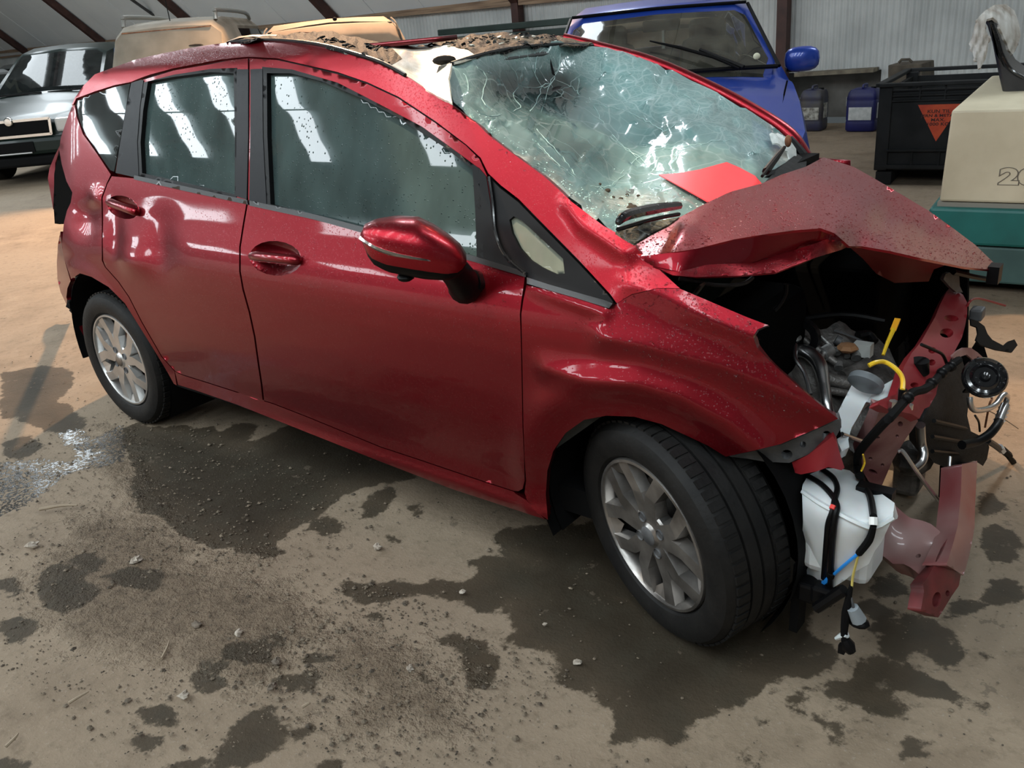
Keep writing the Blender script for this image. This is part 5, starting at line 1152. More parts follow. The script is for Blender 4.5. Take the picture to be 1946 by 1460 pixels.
# engine
f_e = ctrl([(1430,640,'y',-.34),(1560,640,'y',-.22),(1660,640,'y',-.10),(1700,720,'y',-.20),(1600,820,'y',-.42),(1500,740,'y',-.42)])
fit_panel('engine_block', [(1400,600),(1480,615),(1560,622),(1640,630),(1690,660),(1715,700),(1710,790),(1690,850),(1640,880),(1600,850),(1560,790),(1500,760),(1450,720)], f_e, m_engine, car, th=.20, step=11, mod=crumple(.016, 25, 31))
def eo(x, y, o=.03): 
    V = np.array([[x, y]], float); P = to3(V, 1/f_e(V))[0]; return P+(CAM-P)/np.linalg.norm(CAM-P)*o
m_elt = noisy(mat('engine_alloy', (.22,.22,.22), .42, .7), (.14,.14,.135), (.32,.32,.31), 30, bump=.2)
for n_, a, c, r, mt in [('throttle_body',(1438,668),(1490,668),.026,m_elt),('bracket_arm',(1440,643),(1500,640),.009,m_elt),('bracket_arm',(1440,643),(1446,668),.008,m_elt),('oil_filter_housing',(1490,640),(1495,676),.026,m_elt),
                       ('oil_pipe_stub',(1555,680),(1566,672),.012,m_alu),('hose_connector',(1563,674),(1577,666),.019,m_elt),('bolt',(1593,690),(1594,700),.011,m_elt),('bolt',(1590,663),(1591,672),.009,m_elt),('bolt',(1626,672),(1627,681),.013,m_elt),('bolt',(1609,671),(1610,678),.008,m_elt),
                       ('engine_rib',(1520,640),(1590,690),.010,m_engine),('engine_rib',(1570,720),(1640,735),.018,m_engine),('engine_rib',(1575,742),(1610,748),.010,m_engine),('engine_rib',(1600,715),(1650,690),.016,m_engine),('engine_rib',(1560,640),(1585,663),.006,m_elt),('cylinder_head',(1460,625),(1490,628),.03,m_elt),('cable_sleeve',(1588,645),(1597,650),.013,m_grey)]:
    MB().tube([eo(*a), eo(*c)], r, 12).build(n_, mt, car, True)
MB().ball(eo(1503,642,.06), (.028,.028,.012), 12, 6).build('sensor_cap', m_elt, car, True)
MB().tube([eo(1510,668,.03), eo(1530,668,.05), eo(1548,680,.06), eo(1560,700,.07), eo(1566,730,.07), eo(1571,765,.07), eo(1576,785,.06)], [.016,.018,.019,.018,.014,.014,.014], 12, smooth=5).build('coolant_pipe', m_alu, car, True)
MB().tube([eo(1512,655,.07), eo(1512,682,.07), eo(1529,709,.07), eo(1540,750,.07)], .0055, 8, smooth=4).build('fuel_pipe', m_alu, car, True)
MB().box(eo(1640,664,.05), (.045,.03,.035)).build('white_connector', mat('connector_dull', (.42,.44,.42), .5), car)
MB().tube([eo(1648,664,.05), eo(1655,658,.05), eo(1620,640,.04), eo(1585,628,.03)], .003, 5, smooth=4).build('wire', m_grey, car)
MB().ball(eo(1610,661,.05), (.03,.03,.012), 7, 4).build('dead_leaf', mat('leaf', (.25,.12,.05), .7), car)
MB().lathe([(.03,-.01),(.05,-.01),(.05,.01),(.03,.01)], Matrix.Translation(eo(1522,640,.04)), 18, closed=True).build('pulley', m_black, car, True)
MB().tube([eo(1630,638,.03), eo(1650,636,.03), eo(1662,650,.03)], .012, 8, smooth=3).build('black_hose', m_black, car, True)
hose('black_hose', [(1494,540,'y',-.45),(1492,560,'y',-.45),(1477,585,'y',-.46),(1451,606,'y',-.48)], .006, m_black)
hose('black_hose', [(1500,610,'y',-.1),(1600,598,'y',0),(1680,610,'y',.05)], .010, m_black)
MB().beam(at(1318,562,y=-.58), at(1336,540,y=-.58), .03, .006).build('bonnet_hinge', noisy(mat('dirty_metal', (.3,.27,.22), .5, .5), (.1,.09,.08), (.5,.46,.4), 60), car)
hose('hinge_bar', [(1290,530,'y',-.60),(1360,542,'y',-.55),(1410,540,'y',-.5),(1430,528,'y',-.45)], .005, m_grey)
# ================================================================== OTHER THINGS
# red sheet lying on the windscreen
m_sheetr = mat('red_card', (.80,.045,.06), .42)
SH = [(1252,332),(1290,329),(1330,322),(1366,312),(1381,308),(1405,318),(1435,334),(1448,349),(1410,360),(1380,368),(1347,384),(1322,370),(1285,350)]
f = ctrl([(x, y, 'd', depth(onws(x, y, .0))-o_) for x, y, o_ in ((1252,332,.045),(1381,308,.03),(1448,349,.05),(1347,384,.055),(1290,352,.06),(1400,330,.04),(1335,345,.055))])
def lift(V, P):
    P = P.copy(); return P
o = fit_panel('plastic_sheet', SH, f, m_sheetr, None, th=.003, step=6); tag(o, 'flat red plastic card lying across the foot of the shattered windscreen', 'card')
# ---- blue and grey canisters under the ledge
def canister(nm, px0, px1, py, col, label, dirt, lab):
    a, b_ = at(px0, py, z=0), at(px1, py, z=0); c = (a+b_)/2; w = np.linalg.norm(b_-a); d = .26; h = .47
    ang = math.atan2(b_[1]-a[1], b_[0]-a[0])
    r = wempty(nm, c); tag(r, label, 'canister')
    M0 = Matrix.Translation(c) @ Matrix.Rotation(ang, 4, 'Z') @ Matrix.Translation((0, d/2, 0))
    m = noisy(mat('canister_'+nm, col, .45), tuple(x*.6 for x in col) if not dirt else (.06,.055,.05), col, 6, 5)
    mb = MB()
    secs = [(0,.92),(.02,1),(.10,1),(.12,.97),(.14,1),(.33,1),(.345,.97),(.36,1),(.42,.93),(.455,.80),(.47,.55)]
    V = []
    for z, s in secs:
        for k in range(24):
            t = 2*math.pi*k/24; x = math.copysign(abs(math.cos(t))**.35, math.cos(t)); y = math.copysign(abs(math.sin(t))**.35, math.sin(t)); V.append((x*w/2*s, y*d/2*s, z*h/.47))
    n = 24; Fc = [(i*n+k, i*n+(k+1)%n, (i+1)*n+(k+1)%n, (i+1)*n+k) for i in range(len(secs)-1) for k in range(n)]+[tuple(range(n))[::-1], tuple((len(secs)-1)*n+k for k in range(n))]
    mb.add(V, Fc, M0); mb.build('body', m, r, True, 35)
    MB().tube([M0 @ Vector(p) for p in [(-.0,-d*.25,h-.01),(-.0,-d*.25,h+.03),(0,d*.25,h+.03),(0,d*.25,h-.01)]], .014, 8, smooth=2).build('handle', m, r, True)
    MB().lathe([(0,.03),(.028,.03),(.03,0)], M0 @ Matrix.Translation((w*.28,0,h-.02)) @ Matrix.Rotation(math.radians(90),4,'X'), 16).build('cap', m_black, r, True)
    ml = noisy(mat('label_'+nm, (.55,.57,.56), .6), lab[0], lab[1], 22, 5)
    MB().box((0,-d/2-.003,h*.42), (w*.74,.004,h*.30), M0).build('paper_label', ml, r)
    MB().box((-w/2-.003,-.02,h*.70), (.004,.12,h*.22), M0).build('paper_label', ml, r)
    MB().box((w/2+.003,-.02,h*.48), (.004,.12,h*.36), M0).build('paper_label', ml, r)
canister('blue_canister', 1603, 1661, 250, (.012,.016,.13), 'dark blue plastic canister with a clean white label below the wall ledge', False, ((.45,.48,.48),(.60,.62,.62)))
canister('dirty_canister', 1515, 1560, 249, (.028,.03,.07), 'dirt covered canister with a smeared label, half behind the blue car', True, ((.12,.11,.09),(.5,.5,.46)))
# ---- steel box with a lifting handle behind the pallet box
m_brown = noisy(mat('brown_steel', (.075,.06,.042), .8), (.05,.04,.03), (.11,.09,.065), 8, 4, bump=.1)
P0 = at(1694,158,y=7.6); P1 = at(1704,119,y=7.9); P2 = at(1768,116,y=7.9); P3 = at(1768,158,y=7.6)
r = wempty('steel_bin', (P0[0]+.3, 7.9, 0)); tag(r, 'brown steel bin with a loop handle on its lid, behind the black pallet box', 'bin')
mb = MB(); D_ = np.array([0,.45,0]); B0 = np.array([P0[0],P0[1],0]); B3 = np.array([P3[0],P3[1],0])
mb.hexa([tuple(B0),tuple(B3),tuple(B3+D_),tuple(B0+D_),tuple(P1-[0,.3,0]),tuple(P2-[0,.3,0]),tuple(P2+[0,.15,0]),tuple(P1+[0,.15,0])]); mb.build('body', m_brown, r, bevel=.01)
MB().tube([at(1708,119,y=7.75), at(1713,113.5,y=7.75), at(1728,113,y=7.75), at(1733,118,y=7.75)], .014, 8).build('handle', m_brown, r, True)
# ---- black pallet box with the orange notice
cr_ = wempty('pallet_box', at(1656,372,z=0)); tag(cr_, 'big black plastic pallet box with an orange triangular load sign', 'crate')
A0 = at(1672,160,z=.79); ang = math.radians(-4); ex = Vector((math.cos(ang), math.sin(ang), 0)); ey = Vector((-math.sin(ang), math.cos(ang), 0))
Bk = at(1753,117,z=.79); ey = Vector(Bk-A0); DP = ey.length*.62; ey.normalize(); ex = Vector((ey.y, -ey.x, 0)); WD = 1.25
Mc = Matrix(((ex.x, ey.x, 0, A0[0]), (ex.y, ey.y, 0, A0[1]), (0, 0, 1, 0), (0, 0, 0, 1)))
m_crate = noisy(mat('crate_plastic', (.012,.013,.014), .6, 0, Specular_IOR_Level=.25), (.008,.009,.0095), (.018,.019,.02), 5, 4)
mb = MB()
mb.box((.05,.05,.44), (.10,.10,.66), Mc); mb.box((WD-.05,.05,.44), (.10,.10,.66), Mc); mb.box((.05,DP-.05,.44), (.10,.10,.66), Mc); mb.box((WD-.05,DP-.05,.44), (.10,.10,.66), Mc)
mb.build('corner_post', m_crate, cr_, bevel=.008); bpy.data.objects['corner_post']['kind'] = 'stuff'
MB().box((WD/2,.045,.42), (WD-.12,.03,.62), Mc).build('front_wall', m_crate, cr_)
MB().box((WD/2,DP-.045,.42), (WD-.12,.03,.62), Mc).build('rear_wall', m_crate, cr_)
MB().box((.045,DP/2,.42), (.03,DP-.12,.62), Mc).build('side_wall', m_crate, cr_)
MB().box((WD-.045,DP/2,.42), (.03,DP-.12,.62), Mc).build('side_wall', m_crate, cr_)
MB().box((WD/2,DP/2,.14), (WD-.05,DP-.05,.03), Mc).build('bottom', m_crate, cr_)
mb = MB()
for q in [((0,-.0),(WD,0)),((WD,0),(WD,DP)),((WD,DP),(0,DP)),((0,DP),(0,0))]:
    a, c = Mc @ Vector((*q[0],.78)), Mc @ Vector((*q[1],.78)); MB().beam(a, c, .06, .03).build('rim', m_crate, cr_, bevel=.006)
for z in (.735,.695,.655):
    MB().box((WD/2+.02,.022,z), (WD-.16,.03,.012), Mc).build('rib', m_crate, cr_)
for x in (.30,.48,.80,1.02): MB().box((x,.024,.71), (.012,.03,.12), Mc).build('rib', m_crate, cr_)
for x in (.08,.28,.48,.70,.92,1.15): MB().box((x,.024,.21), (.015,.03,.12), Mc).build('rib', m_crate, cr_)
MB().box((WD/2,.020,.27), (WD-.14,.05,.015), Mc).build('rib', m_crate, cr_); MB().box((WD/2,.020,.14), (WD-.02,.05,.03), Mc).build('rib', m_crate, cr_)
for x in (.08,WD/2,WD-.08):
    MB().box((x,DP/2,.05), (.12,DP,.10), Mc).build('foot', m_crate, cr_)
m_or = noisy(mat('orange_sticker', (.62,.07,.02), .5), (.52,.05,.018), (.66,.09,.025), 12)
Mi = Mc.inverted()
def oncrate(px, py, off=.0):
    n = Vector(ey); o0 = Vector(Mc @ Vector((0,.028-off,0))); d = Vector(rayd(px,py)); t = (o0-Vector(CAM)).dot(n)/d.dot(n); return Vector(CAM)+d*t
T1, T2, T3 = oncrate(1744.5,199.5), oncrate(1832,199.5), oncrate(1778.5,269)
T2 = T1+(T3-T1)+(T3-T1).cross(ey)*0 if False else T2
L1, L3 = Mi @ T1, Mi @ T3; wtri = 2*(L3.x-L1.x); L2 = Vector((L1.x+wtri, L1.y, L1.z))
mb = MB(); t_ = [(L1.x,L1.z),(L3.x,L3.z),(L2.x,L2.z)]
mb.prism(t_, .026, .030, Mc); st = mb.build('warning_triangle', m_or, cr_)
m_txt = mat('print_dark', (.05,.012,.008), .6)
def text(s, size, M, mt, parent, ext=.0015, name='lettering', outline=0, wid=1.):
    c = bpy.data.curves.new(name, 'FONT'); c.body = s; c.size = size; c.align_x = 'CENTER'; c.align_y = 'CENTER'; c.extrude = ext; c.space_character = 1.05; c.offset = .0006
    o = bpy.data.objects.new('t', c); COL.objects.link(o); dg = bpy.context.evaluated_depsgraph_get(); me = bpy.data.meshes.new_from_object(o.evaluated_get(dg)); bpy.data.objects.remove(o)
    me.transform(M @ Matrix.Diagonal((wid,1,1,1))); ob = link(name, me, mt, parent, False); return ob
RX = Matrix.Rotation(math.radians(90), 4, 'X')
cx = (L1.x+L2.x)/2; hgt_ = L1.z-L3.z
for i, s in enumerate(['KUN TIL','JERN & METAL','MAX.','1000 KG']):
    text(s, .030 if 'METAL' in s else .034, Mc @ Matrix.Translation((cx, .025, L1.z-hgt_*(.185+.115*i))) @ RX, m_txt, st, wid=1.25)
# ---- forklift rear: cream counterweight cover over a teal body, seat on top
fk = wempty('forklift', at(1850,552,z=0)); tag(fk, 'cream and teal electric forklift seen from its rear at the right edge', 'forklift')
m_cream2 = noisy(mat('cream_paint', (.62,.54,.38), .5), (.50,.44,.31), (.66,.59,.43), 3, 5)
m_teal = noisy(mat('teal_paint', (.01,.14,.13), .5), (.008,.11,.10), (.012,.16,.145), 4, 4)
m_teal2 = noisy(mat('teal_grey_paint', (.05,.12,.11), .6), (.04,.09,.085), (.07,.14,.13), 4, 4)
F0 = at(1850,552,z=0); fd_ = math.radians(5.5)
gx_ = Vector((math.cos(fd_), math.sin(fd_), 0)); gy_ = Vector((-gx_.y, gx_.x, 0))
def onf(px, py, k=0.):
    o0 = Vector(F0)+gy_*k; d = Vector(rayd(px,py)); t = (o0-Vector(CAM)).dot(gy_)/d.dot(gy_); return Vector(CAM)+d*t
cTL = onf(1808,210); cBL = onf(1785,383); Mf = Matrix(((gx_.x, gy_.x, 0, cTL.x), (gx_.y, gy_.y, 0, cTL.y), (0, 0, 1, 0), (0, 0, 0, 1)))
zt_, zb_ = cTL.z, cBL.z; wF = 1.0; dF = 1.3
xb_ = (cBL-cTL).dot(gx_)
lt = onf(1885,143, .62); 
mb = MB()
mb.hexa([tuple(Mf @ Vector(p)) for p in [(xb_,0,zb_),(wF,0,zb_),(wF,dF,zb_),(xb_,dF,zb_),(0,0,zt_),(wF,0,zt_),(wF,.62,lt.z),((lt-cTL).dot(gx_),.62,lt.z)]])
mb.build('battery_cover', m_cream2, fk, bevel=.012)
c1_ = onf(1781,392); c2_ = onf(1850,462)
mb = MB(); zb2 = onf(1900,466).z
mb.box((wF/2-.02,.50,(zb_-.025+zb2)/2), (wF+.06,1.08,zb_-.025-zb2), Mf); mb.build('counterweight', m_teal, fk, bevel=.015)
mb = MB(); mb.box((wF/2-.02,.50,zb_-.018), (wF+.0,1.0,.03), Mf); mb.build('cover_lip', mat('lip', (.25,.24,.2), .6), fk)
mb = MB(); mb.box((wF/2-.01,.48,(zb2-.006+.05)/2), (wF+.02,1.0,zb2-.006-.05), Mf); mb.build('chassis', m_teal2, fk, bevel=.012)
MB().box((wF/2,.5,.03), (wF-.2,.8,.06), Mf).build('chassis_skirt', m_blackm, fk)
bq = Mi and onf(1907,495); MB().ball(bq, (.012,.012,.012), 10, 6).build('bolt', mat('bolt_grey', (.3,.32,.3), .5), fk, True)
# outlined number on the cover
def outline_text(s, size, M, parent):
    c = bpy.data.curves.new('n', 'FONT'); c.body = s; c.size = size; c.fill_mode = 'NONE'; c.bevel_depth = .0016; c.bevel_resolution = 0; c.align_x = 'LEFT'; c.align_y = 'BOTTOM'; c.offset = .006; c.resolution_u = 4
    o = bpy.data.objects.new('t', c); COL.objects.link(o); dg = bpy.context.evaluated_depsgraph_get(); me = bpy.data.meshes.new_from_object(o.evaluated_get(dg)); bpy.data.objects.remove(o)
    me.transform(M); return link('number', me, mat('number_ink', (.16,.14,.11), .6), parent, False)
tq = onf(1897,357); lq = Mf.inverted() @ tq
outline_text('20', .105, Mf @ Matrix.Translation((lq.x, -.002, lq.z)) @ RX @ Matrix.Diagonal((1.55,1,1,1)), bpy.data.objects['battery_cover'])
# seat
m_vinyl = noisy(mat('seat_vinyl', (.018,.018,.019), .38), (.012,.012,.012), (.03,.03,.03), 9)
sy = .34
prof_o = [(1868,36),(1884,33),(1890,48),(1893,70),(1900,100),(1915,125),(1935,140),(1960,150),(1985,155)]
prof_i = [(1985,200),(1946,196),(1915,186),(1905,176),(1899,150),(1893,120),(1885,80),(1876,50)]
pr = [onf(x, y, .30) for x, y in prof_o+prof_i]
mb = MB(); n = len(pr); back_ = [p+gy_*.42 for p in pr]
mb.add(pr+back_, [tuple(range(n)), tuple(range(2*n-1, n-1, -1))]+[(i, i+n, (i+1)%n+n, (i+1)%n) for i in range(n)])
mb.build('seat', m_vinyl, fk, True, 50, .02)
MB().tube([onf(x, y, .285) for x, y in [(1886,45),(1897,75),(1906,105),(1922,132),(1946,148)]], .008, 8, smooth=4).build('seat_piping', m_gloss, fk, True)
MB().box(Mf.inverted() @ onf(1928,186,.4)+Vector((.06,.05,-.01)), (.34,.30,.05), Mf).build('seat_base', m_blackm, fk)
for k in (0,1): MB().box(Mf.inverted() @ onf(1910,191,.18+.3*k)+Vector((.05,0,-.012)), (.36,.02,.014), Mf).build('seat_rail', m_grey, fk)
# rag over the seat back
m_rag = noisy(mat('rag_cloth', (.55,.53,.50), .9), (.24,.20,.16), (.50,.49,.46), 9, 5, bump=.3)
RG = [(1872,20),(1890,9),(1912,8),(1928,20),(1937,45),(1940,68),(1933,88),(1925,104),(1918,96),(1912,80),(1903,60),(1895,40),(1887,33),(1876,36),(1871,50),(1879,70),(1877,96),(1873,112),(1864,128),(1858,132),(1857,118),(1850,108),(1848,96),(1841,84),(1848,68),(1852,50),(1860,32)]
f = TPS([(1872,20),(1912,8),(1940,68),(1925,104),(1887,33),(1871,50),(1877,96),(1858,130),(1841,84),(1900,30),(1860,60)], np.array([1/depth(onf(1890,60,k)) for k in (.34,.50,.46,.40,.27,.25,.27,.30,.33,.33,.26)]))
def folds(V, P):
    P = P.copy(); s = np.sin(V[:, 0]*.42+V[:, 1]*.10+np.sin(V[:, 1]*.07)*1.5)+.6*np.sin(V[:, 0]*.9-V[:, 1]*.05); dd = P-CAM; P += dd/np.linalg.norm(dd, axis=1)[:, None]*(s*.008)[:, None]; return P
o = fit_panel('rag', RG, f, m_rag, None, th=.012, step=2.6, mod=folds); tag(o, 'grubby white cloth draped over the top of the forklift seat', 'cloth')
# ---- dark green steel sections racked along the wall
m_dg = noisy(mat('dark_green_steel', (.012,.03,.024), .5), (.008,.02,.016), (.02,.042,.034), 3)
a, b_ = at(838,62,y=8.3), at(1180,34,y=8.3)
b_ = a+np.array([4.0, 0, 0]); grp = 'dark green beams racked along the wall'
for k, (dz, dy, w) in enumerate([(.0,0,.09),(-.13,.02,.10),(-.27,.0,.10)]):
    o = MB().beam(a+[.0+.05*k,dy,dz], b_+[0,dy,dz], .16, w).build('steel_beam', m_dg, None, bevel=.012)
    tag(o, ['uppermost dark green beam on the rack beside the wall','middle dark green beam on the rack beside the wall','lowest dark green beam on the rack beside the wall'][k], 'beam', grp)
rk = wempty('rack_stand', (a[0]+2, 8.3, 0)); tag(rk, 'dark steel stand carrying the green beams along the wall', 'rack')
for dx in (.6,2.2,3.8):
    p = a+np.array([dx,.14,0]); MB().beam((p[0],p[1],0),(p[0],p[1],p[2]+.05),.06,.06).build('upright', m_steel, rk)
    MB().beam((p[0],p[1],a[2]-.35),(p[0],p[1]-.3,a[2]-.35),.05,.05,up=(1,0,0)).build('arm', m_steel, rk)
# ---- stones, twigs, glass on the floor
m_stone = noisy(mat('stone', (.40,.35,.28), .8), (.28,.23,.18), (.52,.47,.40), 20, 3)
m_stone2 = noisy(mat('stone_dark', (.16,.12,.09), .85), (.10,.08,.06), (.22,.18,.14), 20, 3)
def stone(p, r, mt, name='stone', sq=.6):
    mb = MB(); mb.ball((0,0,0), (r, r*.75, r*sq), 8, 5); v = [tuple(np.array(q)*(1+.22*rng.normal())) for q in mb.v]; mb.v = v
    o = mb.build(name, mt); o.location = (p[0], p[1], r*sq*.6); o.rotation_euler = (0, 0, random.random()*6); return o
SL = [((717,1041),.015,'pale chip of rubble on dry floor below the small round stain'),((1097,1260),.011,'pale pebble alone on the dark wet patch by the front wheel'),((260,1067),.018,'pale flat stone among the gritty soil at the left'),((780,1272),.012,'pale pebble beside the small brown damp spot in the foreground'),
      ((375,1190),.014,'brown clod on the dirt left of centre'),((455,1206),.013,'light stone at the upper rim of the oval damp patch'),((527,1260),.014,'dark clod on the speckled damp streak in the foreground'),((518,1308),.013,'dark clod below the other on the damp streak'),((350,1325),.015,'pale lump at the edge of the foreground damp patch'),
      ((62,1040),.020,'pale slab of stone near the puddle edge'),((1035,1188),.007,'tiny pebble inside the wet patch below the sill'),((880,1126),.009,'light pebble on the long wet tongue')]
for (x, y), r, lb in SL:
    tag(stone(at(x, y, z=0), r, m_stone if 'pale' in lb or 'light' in lb or 'tiny' in lb else m_stone2), lb, 'stone', 'loose stones and clods on the floor')
def twig(a, c, r, lb):
    a, c = at(*a, z=0)+[0,0,r+.002], at(*c, z=0)+[0,0,r+.002]; m_ = (a+c)/2+[rng.normal(0,.006), rng.normal(0,.006), .003]
    o = MB().tube([a, m_, c], [r, r*.9, r*.5], 6, smooth=3).build('twig', mat('twig_wood', (.30,.24,.17), .8), None, True); tag(o, lb, 'twig', 'twigs on the floor')
twig((76,972),(148,964),.006,'long pale twig on the dirt below the puddle'); twig((12,1423),(36,1398),.004,'short twig near the bottom left corner'); twig((132,1340),(170,1318),.004,'thin crooked twig on the foreground dust'); twig((308,1255),(322,1222),.004,'upright looking twig left of the oval damp patch')
twig((575,1348),(590,1342),.004,'small stick on the dry floor right of the damp streak')
mb = MB(); N = 0
ico = [(math.cos(a)*.9, math.sin(a)*.9, 0) for a in (0,1.26,2.51,3.77,5.03)]+[(0,0,.8)]
F6 = [(i, (i+1)%5, 5) for i in range(5)]
gp_np = gritp
while N < 8500:
    if random.random() < .62:
        g = gp_np[random.randrange(3)]; lo, hi = g.min(0), g.max(0); x, y = random.uniform(lo[0]-.1, hi[0]+.1), random.uniform(lo[1]-.1, hi[1]+.1)
    else: x, y = random.uniform(-1.6, 3.6), random.uniform(-2.2, .6)
    r = min(.0095, .0014+random.expovariate(1/.0016)); N += 1; rz = random.random()*6; sx, sy, sz = r*random.uniform(.7,1.3), r*random.uniform(.7,1.3), r*random.uniform(.5,1)
    c_, s_ = math.cos(rz), math.sin(rz)
    mb.add([(x+sx*(c_*a-s_*b_), y+sy*(s_*a+c_*b_), -.003+sz*c) for a, b_, c in ico], F6)
me = bpy.data.meshes.new('gravel'); me.from_pydata(mb.v, [], mb.f); me.update()
m_gr = noisy(mat('gravel_grit', (.2,.16,.12), .85), (.045,.034,.023), (.19,.15,.105), 35, 2)
o = link('gravel', me, m_gr, floor, False); tag(o, kind='stuff')
# ================================================================== PARKED CARS BEHIND
def ground(px, D):
    u = (px-W/2)/FPX; v = (-CAM[2]/D-Fv[2]-Rv[2]*u)/(-Uv[2]); return CAM+D*(Fv+Rv*u-Uv*v)
def parked(name, label, px, D, rot, col, st, ww=.86, paintk={}, gl=None, front=True, feats=()):
    """st: stations (x back from the nose, z_sill, z_belt, z_top, half width, half width at top)"""
    P = ground(px, D); Fh = Vector((Fv[0], Fv[1], 0)).normalized()
    base = math.atan2(-Fh.y, -Fh.x)+rot               # nose direction
    r = empty(name, (P[0], P[1], 0), base); tag(r, label, 'car', 'vehicles parked along the far wall')
    pm = paintk.get('mat') or mat(name+'_paint', col, paintk.get('rough', .3), paintk.get('metal', .3), Coat_Weight=paintk.get('coat', .5), Coat_Roughness=.06, Specular_IOR_Level=paintk.get('spec', .5))
    gm = gl
    xs_ = np.array([s[0] for s in st]); X = np.unique(np.concatenate([xs_, np.linspace(xs_[0], xs_[-1], 34)]))
    cols = [np.interp(X, xs_, [s[k] for s in st]) for k in range(1, 6)]
    ring = lambda zs, zb, zt, w, wt: [(w*.80, zs-.02), (w*.97, zs+.03), (w, zs+.22), (w, (zs+zb)/2+.05), (w*.985, zb-.09), (w*.95, zb), (wt+(w*.95-wt)*.10, zb+(zt-zb)*.86) if zt-zb > .12 else (w*.80, zb+(zt-zb)*.55), (wt*.86 if zt-zb > .12 else w*.58, zt-.012 if zt-zb > .12 else zb+(zt-zb)*.85), (wt*.45, zt), (0, zt+.008)]
    V = []; n = 19
    for i, x in enumerate(X):
        h = ring(*[c[i] for c in cols]); full = [(-a, z) for a, z in h[:-1]]+[(0, h[-1][1])]+[(a, z) for a, z in h[:-1][::-1]]
        V += [(-x, y, z) for y, z in full]
    bm = bmesh.new(); vs = [bm.verts.new(v) for v in V]; gf = {'windscreen': [], 'side_window': [], 'rear_window': []}
    cow, head, tail0, tail1 = feats_['cowl'], feats_['header'], feats_['rroof'], feats_['rbelt']
    for i in range(len(X)-1):
        xm = (X[i]+X[i+1])/2
        for k in range(n-1):
            f = bm.faces.new((vs[i*n+k], vs[i*n+k+1], vs[(i+1)*n+k+1], vs[(i+1)*n+k]))
            f.smooth = True
            if cow < xm < head and 6 <= k <= 11: gf['windscreen'].append(f)
            elif cow+.25 < xm < tail1-.05 and k in (5, 12): gf['side_window'].append(f)
            elif tail0 < xm < tail1 and 6 <= k <= 11: gf['rear_window'].append(f)
    for e in (0, len(X)-1): bm.faces.new([vs[e*n+k] for k in range(n)])
    bmesh.ops.recalc_face_normals(bm, faces=bm.faces)
    out = {}
    for nm, fs in gf.items():
        if not fs: continue
        fs = [f for f in fs if f.is_valid]
        bmesh.ops.inset_region(bm, faces=fs, thickness=.035 if nm == 'side_window' else .045, depth=-.012, use_even_offset=True)
        out[nm] = fs
    for nm, fs in out.items():
        fs = [f for f in fs if f.is_valid]; me = bpy.data.meshes.new(nm); idx = {}; VV = []; FF = []
        for f in fs:
            q = []
            for v in f.verts:
                if v not in idx: idx[v] = len(VV); VV.append(v.co+f.normal*.002)
                q.append(idx[v])
            FF.append(q)
        me.from_pydata([tuple(v) for v in VV], [], FF); me.update(); o = link(nm, me, gm, r)
        bmesh.ops.delete(bm, geom=fs, context='FACES')
    me = bpy.data.meshes.new('body'); bm.to_mesh(me); bm.free(); o = link('body', me, pm, r); me.set_sharp_from_angle(angle=math.radians(38))
    wb = feats_['wb']; fw = feats_['fw']
    for x in (fw, fw+wb):
        for s in (-1, 1):
            M0 = Matrix.Translation((-x, s*(ww-.02), .31)) @ Matrix.Rotation(0 if s < 0 else math.pi, 4, 'Z')
            w = MB().lathe([(.19,.0),(.26,-.012),(.30,.0),(.312,.02),(.312,.17),(.30,.19),(.19,.19)], M0, 28).build('wheel', m_rubber, r, True, 40)
            MB().lathe([(0,.02),(.06,.005),(.19,.0),(.19,.05)], M0, 24).build('hub_cap', m_alloyd, w, True, 30)
            MB().lathe([(.345,-.02),(.345,.20),(.0,.20)], M0, 20, math.radians(-10), math.radians(190)).build('wheel_arch_liner', m_dark, r)
    MB().box((-(st[-1][0])/2, 0, .27), (st[-1][0]-.5, 1.3, .10)).build('underbody', m_dark, r)
    return r, pm
m_bgglass = glass('car_glass_dark', (.16,.20,.19), 1.28, bead=False, fog=(.03,.035,.035), fogf=.35)
m_blueglass = glass('blue_car_glass', (.62,.66,.62), 1.45, bead=False, fog=(.16,.155,.12), fogf=.24, rough=.01)
m_tan = noisy(mat('dust_tan', (.40,.34,.26), .8), (.17,.145,.11), (.26,.225,.175), 3, 5)
m_orange = noisy(mat('dust_orange', (.50,.33,.20), .85), (.17,.105,.06), (.25,.165,.10), 3, 5)
def mirror_(r, mt, x, y, z, s=1., side_=1):
    for sd in (-1, 1):
        o = MB().ball((x, sd*(y+.07), z), (.055*s, .105*s, .075*s), 14, 8, e=.7).build('door_mirror', mt, r, True); MB().tube([(x-.01, sd*(y-.02), z-.05), (x, sd*(y+.06), z-.055)], .022, 8).build('mirror_arm', m_black, o, True)
# dark green estate
feats_ = dict(cowl=1.08, header=1.80, rroof=3.75, rbelt=4.1, wb=2.5, fw=.85)
r, pm = parked('dark_green_car', 'dark green car at the left with a chrome framed grille', 56, 12.0, .0, (.006,.013,.011),
  [(0,.30,.58,.60,.60,.40),(.05,.25,.70,.73,.74,.5),(.18,.22,.74,.79,.81,.5),(.6,.22,.84,.90,.85,.5),(1.08,.22,.93,.99,.86,.66),(1.16,.22,.94,1.06,.86,.70),(1.82,.22,.97,1.50,.86,.60),(2.2,.22,.98,1.56,.86,.61),(3.5,.22,1.0,1.54,.86,.60),(3.8,.22,1.0,1.44,.85,.56),(4.15,.3,.98,1.04,.82,.52),(4.3,.35,.9,.93,.75,.5)], gl=m_bgglass, paintk=dict(metal=0, rough=.35, coat=.12, spec=.2))
r.scale = (1.12, 1.12, 1.14)
MB().box((.035,0,.655), (.03,.94,.15)).build('grille', m_blackm, r, bevel=.02)
